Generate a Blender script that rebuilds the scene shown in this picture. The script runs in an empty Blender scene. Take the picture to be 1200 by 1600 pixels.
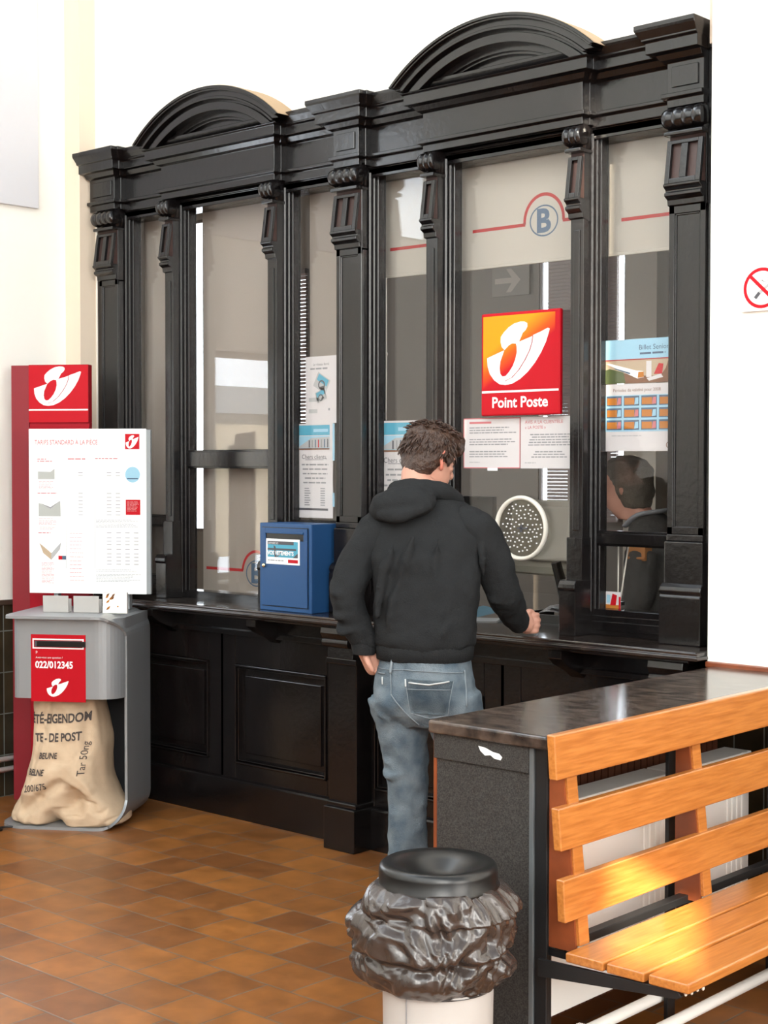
import bpy, bmesh, math, random
from mathutils import Vector, Matrix, noise
from mathutils.geometry import tessellate_polygon
from mathutils.bvhtree import BVHTree
S = bpy.context.scene
COL = S.collection
PI = math.pi
# ------------------------------------------------------------------ camera, world, sun, lights, exposure
yaw, pitch, roll = .73893, .03067, .00114
d = Vector((-math.sin(yaw)*math.cos(pitch), math.cos(yaw)*math.cos(pitch), -math.sin(pitch)))
r = Vector((math.cos(yaw), math.sin(yaw), 0)); u = r.cross(d)
r2 = r*math.cos(roll)+u*math.sin(roll); u2 = u*math.cos(roll)-r*math.sin(roll)
cam = bpy.data.cameras.new('camera'); co = bpy.data.objects.new('camera', cam); COL.objects.link(co)
cam.sensor_fit = 'VERTICAL'; cam.sensor_height = 24; cam.lens = 24*2384.5/1600; cam.clip_start = .05
M = Matrix.Identity(4)
for i, v in enumerate((r2, u2, -d)):
    for j in range(3): M[j][i] = v[j]
M.translation = Vector((0, 0, 1.6)); co.matrix_world = M
S.camera = co
S.view_settings.view_transform = 'Standard'; S.view_settings.look = 'None'; S.view_settings.gamma = 1
S.view_settings.use_curve_mapping = False; S.view_settings.exposure = 0.0

W = bpy.data.worlds.new('world'); S.world = W; W.use_nodes = True
nt = W.node_tree; nt.nodes.clear()
wo = nt.nodes.new('ShaderNodeOutputWorld'); bg = nt.nodes.new('ShaderNodeBackground')
tc = nt.nodes.new('ShaderNodeTexCoord'); sx = nt.nodes.new('ShaderNodeSeparateXYZ')
nt.links.new(tc.outputs['Generated'], sx.inputs[0])
# brighter open sky to the far side of the building (-X, +Y), softer elsewhere
m1 = nt.nodes.new('ShaderNodeMath'); m1.operation = 'MULTIPLY_ADD'; m1.inputs[1].default_value = -1.0; m1.inputs[2].default_value = 0.0
nt.links.new(sx.outputs[0], m1.inputs[0])
m2 = nt.nodes.new('ShaderNodeMath'); m2.operation = 'MAXIMUM'
nt.links.new(m1.outputs[0], m2.inputs[0]); nt.links.new(sx.outputs[1], m2.inputs[1])
mr = nt.nodes.new('ShaderNodeMapRange'); mr.inputs[1].default_value = .35; mr.inputs[2].default_value = .75
mr.inputs[3].default_value = 1.0; mr.inputs[4].default_value = 11.0
nt.links.new(m2.outputs[0], mr.inputs[0]); nt.links.new(mr.outputs[0], bg.inputs[1])
bg.inputs[0].default_value = (.84, .92, 1, 1)
nt.links.new(bg.outputs[0], wo.inputs[0])

sun = bpy.data.lights.new('sun', 'SUN'); sun.energy = 34.0; sun.angle = math.radians(.6); sun.color = (1, .9, .72)
so = bpy.data.objects.new('sun', sun); COL.objects.link(so)
SUN = Vector((-.5, .87, -.47)).normalized()
so.rotation_euler = SUN.to_track_quat('-Z', 'Y').to_euler()
so.location = (6, -9, 9)

def area(name, loc, target, sx_, sy_, e, col=(1, 1, 1)):
    l = bpy.data.lights.new(name, 'AREA'); l.shape = 'RECTANGLE'; l.size = sx_; l.size_y = sy_; l.energy = e; l.color = col
    o = bpy.data.objects.new(name, l); COL.objects.link(o); o.location = loc
    o.rotation_euler = (Vector(target)-Vector(loc)).to_track_quat('-Z', 'Y').to_euler(); return o
area('hall_fill_lamp', (2.6, -1.2, 3.6), (-3.6, 4.6, 1.7), 3.0, 2.6, 210, (1, .95, .88))  # added fill lamp for the booth front, no window behind it

area('side_fill_lamp', (3.2, 2.2, 1.9), (-2.6, 3.8, 1.0), 2.4, 2.4, 150, (1, .94, .86))  # low fill lamp added to brighten bench, radiator and pilaster sides

# ------------------------------------------------------------------ helpers
def mat(name, col, rough=.5, metal=0, var=None, vscale=8, bump=None, bscale=60, spec=.5, coat=0, trans=0, stretch=None):
    m = bpy.data.materials.new(name); m.use_nodes = True; t = m.node_tree; b = t.nodes['Principled BSDF']
    b.inputs['Base Color'].default_value = (*col, 1); b.inputs['Roughness'].default_value = rough
    b.inputs['Metallic'].default_value = metal; b.inputs['Specular IOR Level'].default_value = spec
    b.inputs['Coat Weight'].default_value = coat
    b.inputs['Coat Roughness'].default_value = .12
    b.inputs['Transmission Weight'].default_value = trans
    c = None
    if var or bump:
        c = t.nodes.new('ShaderNodeTexCoord'); mp = t.nodes.new('ShaderNodeMapping'); t.links.new(c.outputs['Object'], mp.inputs[0])
        if stretch: mp.inputs['Scale'].default_value = stretch
    if var:
        n = t.nodes.new('ShaderNodeTexNoise'); n.inputs['Scale'].default_value = vscale; n.inputs['Detail'].default_value = 6
        t.links.new(mp.outputs[0], n.inputs['Vector'])
        rp = t.nodes.new('ShaderNodeValToRGB'); rp.color_ramp.elements[0].position = .35; rp.color_ramp.elements[1].position = .68
        rp.color_ramp.elements[0].color = (*col, 1); rp.color_ramp.elements[1].color = (*var, 1)
        t.links.new(n.outputs['Fac'], rp.inputs[0]); t.links.new(rp.outputs[0], b.inputs['Base Color'])
    if bump:
        n2 = t.nodes.new('ShaderNodeTexNoise'); n2.inputs['Scale'].default_value = bscale; n2.inputs['Detail'].default_value = 5
        t.links.new(mp.outputs[0], n2.inputs['Vector'])
        bp = t.nodes.new('ShaderNodeBump'); bp.inputs['Strength'].default_value = bump; bp.inputs['Distance'].default_value = .01
        t.links.new(n2.outputs['Fac'], bp.inputs['Height']); t.links.new(bp.outputs[0], b.inputs['Normal'])
    return m

def tile_mat(name, c1, c2, grout, w, h, rot=None, offset=.5, mortar=.004, rough=.35, noise_amt=.5, bump=.25):
    m = bpy.data.materials.new(name); m.use_nodes = True; t = m.node_tree; b = t.nodes['Principled BSDF']
    c = t.nodes.new('ShaderNodeTexCoord'); mp = t.nodes.new('ShaderNodeMapping'); t.links.new(c.outputs['Object'], mp.inputs[0])
    if rot: mp.inputs['Rotation'].default_value = rot
    br = t.nodes.new('ShaderNodeTexBrick'); br.offset = offset; br.inputs['Scale'].default_value = 1
    br.inputs['Brick Width'].default_value = w; br.inputs['Row Height'].default_value = h
    br.inputs['Mortar Size'].default_value = mortar; br.inputs['Mortar Smooth'].default_value = .3
    br.inputs['Color1'].default_value = (*c1, 1); br.inputs['Color2'].default_value = (*c2, 1); br.inputs['Mortar'].default_value = (*grout, 1)
    t.links.new(mp.outputs[0], br.inputs['Vector'])
    n = t.nodes.new('ShaderNodeTexNoise'); n.inputs['Scale'].default_value = 9; n.inputs['Detail'].default_value = 5
    t.links.new(mp.outputs[0], n.inputs['Vector'])
    mx = t.nodes.new('ShaderNodeMixRGB'); mx.blend_type = 'OVERLAY'; mx.inputs[0].default_value = noise_amt
    t.links.new(br.outputs['Color'], mx.inputs[1]); t.links.new(n.outputs['Fac'], mx.inputs[2])
    t.links.new(mx.outputs[0], b.inputs['Base Color'])
    b.inputs['Roughness'].default_value = rough
    bp = t.nodes.new('ShaderNodeBump'); bp.inputs['Strength'].default_value = bump; bp.inputs['Distance'].default_value = .004; bp.invert = True
    t.links.new(br.outputs['Fac'], bp.inputs['Height']); t.links.new(bp.outputs[0], b.inputs['Normal'])
    return m

def glass_mat(name, ior=1.5, tint=(1, 1, 1)):
    m = bpy.data.materials.new(name); m.use_nodes = True; t = m.node_tree; t.nodes.clear()
    o = t.nodes.new('ShaderNodeOutputMaterial'); mx = t.nodes.new('ShaderNodeMixShader'); fr = t.nodes.new('ShaderNodeFresnel')
    tr = t.nodes.new('ShaderNodeBsdfTransparent'); gl = t.nodes.new('ShaderNodeBsdfGlossy')
    g = t.nodes.new('ShaderNodeNewGeometry'); q = t.nodes.new('ShaderNodeMapRange')
    q.inputs[3].default_value = ior; q.inputs[4].default_value = 1/ior      # same reflectance on the inner face of the thin pane
    t.links.new(g.outputs['Backfacing'], q.inputs[0]); t.links.new(q.outputs[0], fr.inputs[0])
    tr.inputs[0].default_value = (*tint, 1); gl.inputs['Roughness'].default_value = 0.0
    t.links.new(fr.outputs[0], mx.inputs[0]); t.links.new(tr.outputs[0], mx.inputs[1]); t.links.new(gl.outputs[0], mx.inputs[2])
    t.links.new(mx.outputs[0], o.inputs[0]); return m

def blind_mat(name, col):
    m = bpy.data.materials.new(name); m.use_nodes = True; t = m.node_tree; t.nodes.clear()
    o = t.nodes.new('ShaderNodeOutputMaterial'); mx = t.nodes.new('ShaderNodeMixShader'); mx.inputs[0].default_value = .25
    a = t.nodes.new('ShaderNodeBsdfDiffuse'); b = t.nodes.new('ShaderNodeBsdfTranslucent')
    a.inputs[0].default_value = (*col, 1); b.inputs[0].default_value = (*col, 1)
    t.links.new(a.outputs[0], mx.inputs[1]); t.links.new(b.outputs[0], mx.inputs[2]); t.links.new(mx.outputs[0], o.inputs[0]); return m

WOOD = mat('black_stained_wood', (.0038, .0032, .0034), .21, var=(.0075, .006, .006), vscale=14, bump=.08, bscale=40, coat=.0, spec=.55)
WOODL = mat('black_wood_ledge', (.012, .009, .008), .22, var=(.03, .02, .016), vscale=10, bump=.1, bscale=30, coat=.4)
SLOT = mat('brown_wood_recess', (.045, .022, .018), .5)
RAWW = mat('raw_tan_wood', (.42, .29, .17), .6)
WALL = mat('white_plaster', (.88, .86, .80), .85, bump=.05, bscale=90)
WALLC = mat('cream_plaster', (.86, .80, .72), .85, bump=.05, bscale=90)
FLOOR = tile_mat('terracotta_tiles', (.315, .118, .026), (.175, .064, .018), (.15, .105, .075), .2, .2, offset=.5, mortar=.004, rough=.34, noise_amt=.6)
WTILE = tile_mat('dark_glazed_wall_tiles', (.028, .022, .014), (.05, .036, .02), (.16, .17, .15), .11, .2, rot=(PI/2, 0, 0), offset=0, mortar=.003, rough=.18)
WTILE2 = tile_mat('dark_glazed_wall_tiles_side', (.028, .022, .014), (.05, .036, .02), (.16, .17, .15), .2, .11, rot=(0, PI/2, 0), offset=0, mortar=.003, rough=.18)
GLASS = glass_mat('window_glass', 1.45)
BLIND = blind_mat('greige_roller_fabric', (.36, .31, .27))
BLINDC = blind_mat('cream_roller_fabric', (.50, .46, .40))
RED = mat('post_red', (.44, .002, .010), .5, spec=.2)
REDD = mat('totem_red', (.34, .004, .014), .5, spec=.2)
WHITE = mat('white_print', (.80, .80, .80), .6, spec=.2)
PAPER = mat('paper_white', (.56, .53, .53), .8, spec=.2)
GREYP = mat('grey_print', (.24, .24, .25), .8, spec=.2)
GREYL = mat('light_grey_print', (.38, .38, .38), .8, spec=.2)
PINK = mat('pale_red_print', (.50, .16, .17), .8, spec=.2)
INK = mat('dark_print', (.06, .06, .07), .6)
SKYB = mat('light_blue_print', (.08, .32, .44), .7, spec=.2)
PALEB = mat('pale_blue_print', (.28, .48, .60), .7, spec=.2)
LOGOB = mat('blue_grey_print', (.07, .11, .17), .8, spec=.2)
REDLINE = mat('red_line_print', (.33, .018, .018), .8, spec=.2)
SILVER = mat('silver_powder_coat', (.30, .31, .32), .36, .35, bump=.03, bscale=200)
CHROME = mat('chrome_metal', (.75, .75, .75), .18, 1)
BLUE = mat('blue_enamel', (.014, .062, .17), .45, bump=.03, bscale=300, spec=.35)
BLACKP = mat('black_plastic', (.006, .006, .006), .3)
GRANITE = mat('speckled_granite_laminate', (.016, .0145, .0135), .55, var=(.06, .056, .052), vscale=300, spec=.3)
TOPM = mat('dark_marble_laminate', (.018, .014, .013), .17, var=(.11, .078, .06), vscale=13, stretch=(1, 2.2, 1))
ORANGEW = mat('varnished_orange_wood', (.50, .185, .040), .28, var=(.36, .115, .02), vscale=5, coat=.4, stretch=(26, 1.6, 26))
REDW = mat('red_brown_wood', (.25, .06, .018), .35, var=(.15, .035, .012), vscale=9, coat=.3)
RADW = mat('white_radiator_enamel', (.93, .92, .88), .35)
BURLAP = mat('beige_canvas', (.64, .48, .33), .95, var=(.55, .40, .27), vscale=12, bump=.25, bscale=400, spec=.1)
BAG = mat('brown_black_bin_liner', (.036, .026, .022), .27, spec=.85, bump=.12, bscale=70)
BINW = mat('off_white_bin_metal', (.50, .48, .46), .5)
SKIN = mat('skin', (.50, .25, .18), .55, var=(.56, .29, .21), vscale=20)
SKINR = mat('ear_skin', (.60, .20, .14), .5)
HOOD = mat('black_sweatshirt_fabric', (.018, .019, .020), .95, bump=.3, bscale=220, spec=.15)
JEAN = mat('washed_blue_denim', (.080, .112, .142), .9, var=(.175, .210, .235), vscale=13, bump=.4, bscale=260, spec=.15)
JEANL = mat('faded_denim_seam', (.20, .235, .26), .9, bump=.3, bscale=260)
HAIR = mat('brown_hair', (.032, .015, .010), .45, var=(.06, .03, .018), vscale=40, bump=.5, bscale=160)
HAIRG = mat('grey_hair', (.13, .11, .085), .7, bump=.4, bscale=160)
SHIRT = mat('grey_brown_shirt', (.06, .055, .05), .9, bump=.2, bscale=120)
OFFW = mat('cream_plastic', (.72, .68, .60), .4)
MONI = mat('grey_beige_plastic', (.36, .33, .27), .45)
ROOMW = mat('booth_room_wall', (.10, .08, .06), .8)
DARKB = mat('dark_brown_wood', (.05, .03, .02), .5)
GREYMET = mat('grey_metal_edge', (.16, .18, .19), .35, .5)
BLACKM = mat('black_iron', (.015, .015, .016), .4, .3)
YELLOWO = mat('orange_print', (.42, .15, .02), .7, spec=.2)
GREENP = mat('dark_green_print', (.07, .09, .03), .7, spec=.2)
BROWNP = mat('brown_print', (.18, .08, .04), .7, spec=.2)
TANP = mat('sand_print', (.42, .32, .22), .7, spec=.2)

PM = {}
def setp(o, label=None, cat=None, group=None, kind=None):
    if label: o['label'] = label
    if cat: o['category'] = cat
    if group: o['group'] = group
    if kind: o['kind'] = kind
    return o
def thing(name, label, cat, loc=(0, 0, 0), rz=0, group=None):
    o = bpy.data.objects.new(name, None); COL.objects.link(o); o.location = loc; o.rotation_euler = (0, 0, rz)
    o.empty_display_size = .1
    PM[o] = Matrix.Translation(Vector(loc)) @ Matrix.Rotation(rz, 4, 'Z')
    return setp(o, label, cat, group)
def obj(name, bm, m, parent=None, smooth=False, bevel=0, local=False, label=None, seg=2):
    """world-space bmesh -> one mesh object (converted to the space of its parent)"""
    me = bpy.data.meshes.new(name)
    if parent is not None and not local: bm.transform(PM[parent].inverted())
    bmesh.ops.recalc_face_normals(bm, faces=bm.faces)
    bm.to_mesh(me); bm.free()
    for k in (m if isinstance(m, (list, tuple)) else [m]): me.materials.append(k)
    if smooth:
        for p in me.polygons: p.use_smooth = True
    o = bpy.data.objects.new(name, me); COL.objects.link(o)
    if parent is not None:
        o.parent = parent; PM[o] = PM[parent].copy()
    if bevel:
        b = o.modifiers.new('bevel', 'BEVEL'); b.width = bevel; b.segments = seg; b.limit_method = 'ANGLE'; b.angle_limit = math.radians(40)
    if label: o['label'] = label
    return o
def struct(name, bm, m, **k):
    return setp(obj(name, bm, m, **k), kind='structure')
def NB(): return bmesh.new()
def box(bm, x0, x1, y0, y1, z0, z1, mi=0, T=None, shear=None):
    vs = []
    for x in (x0, x1):
        for y in (y0, y1):
            for z in (z0, z1):
                v = Vector((x, y, z))
                if shear: v = shear(v)
                if T: v = T @ v
                vs.append(bm.verts.new(v))
    for f in ((0, 1, 3, 2), (4, 6, 7, 5), (0, 4, 5, 1), (2, 3, 7, 6), (0, 2, 6, 4), (1, 5, 7, 3)):
        bm.faces.new([vs[i] for i in f]).material_index = mi
    return bm
def B(*a, **k): return box(NB(), *a, **k)
def prism(bm, pts, axis, a, b, mi=0, T=None):
    """extrude closed 2D outline along axis; pts are the other two coords in xyz order"""
    def mk(p, c):
        v = {'x': (c, p[0], p[1]), 'y': (p[0], c, p[1]), 'z': (p[0], p[1], c)}[axis]
        v = Vector(v); return bm.verts.new(T @ v if T else v)
    A = [mk(p, a) for p in pts]; Bv = [mk(p, b) for p in pts]; n = len(pts)
    for i in range(n): bm.faces.new([A[i], A[(i+1) % n], Bv[(i+1) % n], Bv[i]]).material_index = mi
    tris = tessellate_polygon([[Vector((p[0], p[1], 0)) for p in pts]])
    for t in tris:
        for ring in (A, Bv):
            try: bm.faces.new([ring[i] for i in t]).material_index = mi
            except ValueError: pass
    return bm
def mold(bm, x0, x1, yf, yb, prof, el=None, er=None):
    """moulded block with returns: prof = [(projection, z)...] bottom to top"""
    rows = []
    for p, z in prof:
        pl = p if el is None else el*p; pr = p if er is None else er*p
        rows.append([bm.verts.new(v) for v in ((x0-pl, yb, z), (x0-pl, yf-p, z), (x1+pr, yf-p, z), (x1+pr, yb, z))])
    for a, b in zip(rows, rows[1:]):
        for i in range(4):
            j = (i+1) % 4; bm.faces.new([a[i], a[j], b[j], b[i]])
    bm.faces.new(rows[0]); bm.faces.new(rows[-1][::-1]); return bm
def lathe(bm, prof, c=(0, 0, 0), n=32, mi=0, axis='z', wob=None):
    rows = []
    for rad, h in prof:
        row = []
        for i in range(n):
            a = 2*PI*i/n; rr = rad if wob is None else wob(rad, h, a)
            v = (rr*math.cos(a), rr*math.sin(a), h) if axis == 'z' else ((h, rr*math.cos(a), rr*math.sin(a)) if axis == 'x' else (rr*math.cos(a), h, rr*math.sin(a)))
            row.append(bm.verts.new(Vector(v)+Vector(c)))
        rows.append(row)
    for a, b in zip(rows, rows[1:]):
        for i in range(n):
            j = (i+1) % n; bm.faces.new([a[i], a[j], b[j], b[i]]).material_index = mi
    bm.faces.new(rows[0]).material_index = mi; bm.faces.new(rows[-1][::-1]).material_index = mi
    return bm
def crom(pts, t):
    n = len(pts)-1; i = min(int(t), n-1); f = t-i
    p = [pts[max(i-1, 0)], pts[i], pts[i+1], pts[min(i+2, n)]]
    return [.5*((2*b)+(-a+c)*f+(2*a-5*b+4*c-dd)*f*f+(-a+3*b-3*c+dd)*f**3) for a, b, c, dd in zip(*p)]
def tube(bm, pts, rad, n=10, sub=4, mi=0, flat=None, cap=True, nrm=None):
    """smooth tube through pts, rad a number or list"""
    if not isinstance(rad, (list, tuple)): rad = [rad]*len(pts)
    P = [(*p, q) for p, q in zip(pts, rad)]; ring = []; N = (len(pts)-1)*sub
    cs = [crom(P, k/sub) for k in range(N+1)] if len(pts) > 2 else [list(P[0]), list(P[1])]
    prev = None
    for k, c in enumerate(cs):
        a = Vector(cs[max(k-1, 0)][:3]); b = Vector(cs[min(k+1, len(cs)-1)][:3]); t = (b-a).normalized()
        if prev is None:
            q = nrm if nrm is not None else (Vector((0, 0, 1)) if abs(t.z) < .9 else Vector((1, 0, 0)))
        else: q = prev
        s = t.cross(q).normalized(); q = s.cross(t).normalized(); prev = q
        fl = flat or 1
        ring.append([bm.verts.new(Vector(c[:3])+s*math.cos(2*PI*i/n)*c[3]+q*math.sin(2*PI*i/n)*c[3]*fl) for i in range(n)])
    for a, b in zip(ring, ring[1:]):
        for i in range(n):
            j = (i+1) % n; bm.faces.new([a[i], a[j], b[j], b[i]]).material_index = mi
    if cap:
        bm.faces.new(ring[0]).material_index = mi; bm.faces.new(ring[-1][::-1]).material_index = mi
    return bm
def ball(bm, c, rx, ry, rz_, T=None, n=20, mi=0):
    m = Matrix.Translation(Vector(c)) @ (T or Matrix.Identity(4)) @ Matrix.Diagonal((rx, ry, rz_, 1))
    g = bmesh.ops.create_uvsphere(bm, u_segments=n, v_segments=n//2+2, radius=1, matrix=m)
    return bm
def loft(bm, rings, n=28, power=2.0):
    """rings: (centre, right vec, fwd vec, half width, half depth)"""
    rows = []
    for c, R_, F_, hw, hd in rings:
        row = []
        for i in range(n):
            a = 2*PI*i/n; ca, sa = math.cos(a), math.sin(a)
            ca = math.copysign(abs(ca)**(2/power), ca); sa = math.copysign(abs(sa)**(2/power), sa)
            row.append(bm.verts.new(Vector(c)+Vector(R_)*hw*ca+Vector(F_)*hd*sa))
        rows.append(row)
    for a, b in zip(rows, rows[1:]):
        for i in range(n):
            j = (i+1) % n; bm.faces.new([a[i], a[j], b[j], b[i]])
    bm.faces.new(rows[0]); bm.faces.new(rows[-1][::-1]); return bm
def remesh(o, vox, smooth=4, disp=0, dscale=.1):
    m = o.modifiers.new('remesh', 'REMESH'); m.mode = 'VOXEL'; m.voxel_size = vox; m.use_smooth_shade = True
    if smooth:
        s = o.modifiers.new('smooth', 'SMOOTH'); s.iterations = smooth; s.factor = .6
    if disp:
        tx = bpy.data.textures.new(o.name+'_folds', 'CLOUDS'); tx.noise_scale = dscale; tx.noise_depth = 2
        q = o.modifiers.new('folds', 'DISPLACE'); q.texture = tx; q.strength = disp; q.mid_level = .5
    return o

_tc = {}
def text_geo(s, bold=0.0):
    key = (s, bold)
    if key not in _tc:
        cu = bpy.data.curves.new('txt', 'FONT'); cu.body = s; cu.size = 1; cu.offset = bold; cu.resolution_u = 3
        o = bpy.data.objects.new('txt', cu); COL.objects.link(o)
        dg = bpy.context.evaluated_depsgraph_get(); dg.update()
        me = bpy.data.meshes.new_from_object(o.evaluated_get(dg))
        vs = [v.co.copy() for v in me.vertices]; ps = [tuple(p.vertices) for p in me.polygons]
        bpy.data.objects.remove(o); bpy.data.meshes.remove(me); bpy.data.curves.remove(cu)
        _tc[key] = (vs, ps)
    return _tc[key]
class Sheet:
    """printed sheet: origin (lower-left), u right, v up, normal towards viewer; everything ends in one mesh"""
    def __init__(s, o, uu, vv, w, h, th=.001, base=None, nn=None):
        s.o, s.u, s.v = Vector(o), Vector(uu).normalized(), Vector(vv).normalized()
        s.n = s.u.cross(s.v).normalized(); s.w, s.h = w, h
        s.bm = NB(); s.mats = []; s.th = th
        b = s.mi(base or PAPER)
        A = []
        for t in (0, -th):
            A.append([s.bm.verts.new(s.P(x, y, 0)+s.n*t) for x, y in ((0, 0), (w, 0), (w, h), (0, h))])
        s.bm.faces.new(A[0]).material_index = b; s.bm.faces.new(A[1][::-1]).material_index = b
        for i in range(4): s.bm.faces.new([A[0][i], A[1][i], A[1][(i+1) % 4], A[0][(i+1) % 4]]).material_index = b
    def mi(s, m):
        if m not in s.mats: s.mats.append(m)
        return s.mats.index(m)
    def P(s, x, y, l): return s.o+s.u*x+s.v*y+s.n*(l*.0006)
    def poly(s, pts, m, l=1):
        k = s.mi(m); vs = [s.bm.verts.new(s.P(x, y, l)) for x, y in pts]
        for t in tessellate_polygon([[Vector((x, y, 0)) for x, y in pts]]):
            try: s.bm.faces.new([vs[i] for i in t]).material_index = k
            except ValueError: pass
    def rect(s, x0, y0, x1, y1, m, l=1): s.poly([(x0, y0), (x1, y0), (x1, y1), (x0, y1)], m, l)
    def disc(s, cx, cy, rx, ry, m, l=1, n=28): s.poly([(cx+rx*math.cos(2*PI*i/n), cy+ry*math.sin(2*PI*i/n)) for i in range(n)], m, l)
    def ring(s, cx, cy, rx, ry, w, m, l=1, a0=0, a1=2*PI, n=32):
        k = s.mi(m); pr = None
        for i in range(n+1):
            a = a0+(a1-a0)*i/n; c, q = math.cos(a), math.sin(a)
            cur = (s.bm.verts.new(s.P(cx+rx*c, cy+ry*q, l)), s.bm.verts.new(s.P(cx+(rx-w)*c, cy+(ry-w)*q, l)))
            if pr: s.bm.faces.new([pr[0], cur[0], cur[1], pr[1]]).material_index = k
            pr = cur
    def text(s, t, x, y, size, m, l=1, bold=0.0, sx=1.0, align='l', rot=0):
        vs, ps = text_geo(t, bold); k = s.mi(m)
        if not vs: return
        wd = max(v.x for v in vs)*size*sx
        off = {'l': 0, 'c': -wd/2, 'r': -wd}[align]
        cr, sr = math.cos(rot), math.sin(rot); nv = []
        for v in vs:
            a, b = v.x*size*sx+off, v.y*size
            nv.append(s.bm.verts.new(s.P(x+a*cr-b*sr, y+a*sr+b*cr, l)))
        for p in ps:
            try: s.bm.faces.new([nv[i] for i in p]).material_index = k
            except ValueError: pass
    def lines(s, x0, x1, y, n, dy, m, hgt=None, rnd=None, l=1, c=False):
        hgt = hgt or dy*.35; q = random.Random(int(x0*977+y*3571+n))
        for i in range(n):
            f = .72+.28*q.random(); yy = y-i*dy; xx = x0
            if c: xx = x0+(x1-x0)*(1-f)/2
            end = xx+(x1-x0)*f
            while xx < end-.002:                      # word-like dashes
                w = min(hgt*(2+q.random()*5), end-xx); s.rect(xx, yy, xx+w, yy+hgt, m, l); xx += w+hgt*.8
    def horn(s, x, y, size, m=None, back=None, l=1, asp=.8):
        m = m or WHITE
        def N(p): return [(x+(a-222)/724*size, y+(998-b)/730*size*asp) for a, b in p]
        body = [(222, 672), (300, 640), (425, 590), (405, 650), (380, 720), (372, 800), (380, 865), (405, 897), (440, 893), (480, 850), (525, 780), (555, 700), (572, 620), (570, 560), (562, 522), (600, 500), (740, 450), (765, 432), (850, 398), (925, 362), (946, 372), (935, 420), (905, 520), (850, 640), (780, 755), (700, 855), (610, 935), (520, 985), (440, 998), (370, 985), (305, 935), (255, 860), (228, 770)]
        blob = [(428, 588), (395, 550), (382, 490), (385, 430), (420, 380), (475, 325), (540, 285), (610, 268), (660, 272), (692, 292), (694, 330), (672, 372), (640, 400), (620, 450), (595, 505), (560, 520), (520, 515), (480, 535), (450, 565)]
        s.poly(N(body), m, l); s.poly(N(blob), m, l)
        if back:
            seam = [(752, 440), (742, 520), (715, 610), (660, 720), (590, 830), (510, 915), (430, 950)]
            o1 = [(a-4, b) for a, b in seam]; o2 = [(a+4, b+3) for a, b in seam][::-1]
            for i in range(len(seam)-1):
                s.poly(N([seam[i], (seam[i][0]+9, seam[i][1]), (seam[i+1][0]+9, seam[i+1][1]+4), seam[i+1]]), back, l+1)
    def build(s, name, parent=None, **k):
        return obj(name, s.bm, s.mats, parent, **k)
FR = (Vector((1, 0, 0)), Vector((0, 0, 1)))     # sheets facing the hall (-Y)
# ------------------------------------------------------------------ the hall
struct('floor', B(-8.4, 4, -6, 8.5, -.1, 0), FLOOR)
# far wall around the booth opening
bm = NB()
box(bm, -6.45, -6.16, 4.65, 4.85, .95, 3.02); box(bm, -6.45, -2.635, 4.65, 4.85, 3.02, 6)
struct('wall_back', bm, WALLC)
# right pier beside the booth: plaster above, glazed tiles below
bm = NB(); box(bm, -2.635, 3.2, 4.505, 5.05, .945, 6)
struct('wall_right_pier', bm, WALL)
bm = NB(); box(bm, -2.635, 3.2, 4.50, 4.85, 0, .925)
struct('wall_right_tiles', bm, WTILE)
struct('trim_1', B(-2.635, 3.2, 4.488, 4.70, .925, .945), REDW, bevel=.004)
# left wall with openings to the platform
def wall_open(name, x0, x1, y0, y1, z0, z1, holes, m):
    """wall along Y with rectangular holes (ya, yb, za, zb), holes do not overlap in Y"""
    bm = NB(); y = y0
    for ya, yb, za, zb in sorted(holes):
        box(bm, x0, x1, y, ya, z0, z1); box(bm, x0, x1, ya, yb, z0, za); box(bm, x0, x1, ya, yb, zb, z1); y = yb
    box(bm, x0, x1, y, y1, z0, z1); return struct(name, bm, m)
wall_open('wall_left', -6.5, -6.29, -6, 4.555, .94, 6, [(3.25, 3.915, .96, 2.235), (1.95, 2.62, 3.0, 3.75)], WALL)
struct('wall_left_tiles', B(-6.5, -6.285, -6, 4.56, 0, .925), WTILE2)
struct('trim_2', B(-6.32, -6.272, -6, 4.56, .925, .95), DARKB, bevel=.004)
struct('wall_left_corner', B(-6.5, -6.17, 4.555, 4.70, 0, 6), mat('shade_tan_plaster', (.74, .62, .49), .85))  # tan tone painted in for the dimmer light on this hall-facing step
struct('pier_shadow_strip', B(-2.70, -2.636, 4.60, 4.66, 3.03, 6), mat('shadow_tan_strip', (.62, .50, .40), .85))  # tan strip painted as the pier's shadow on the back wall
for i, (ya, yb, za, zb) in enumerate([(3.25, 3.915, .96, 2.235), (1.95, 2.62, 3.0, 3.75)]):
    bm = NB()
    for a in ((ya, ya+.035, za, zb), (yb-.035, yb, za, zb), (ya, yb, za, za+.035), (ya, yb, zb-.035, zb)):
        box(bm, -6.45, -6.40, *a)
    w = struct('window_%d' % (i+1), bm, mat('window_frame_paint_%d' % i, (.2, .2, .2), .5)); PM[w] = Matrix.Identity(4)
    obj('window_pane', B(-6.43, -6.424, ya, yb, za, zb), GLASS, w)
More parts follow.
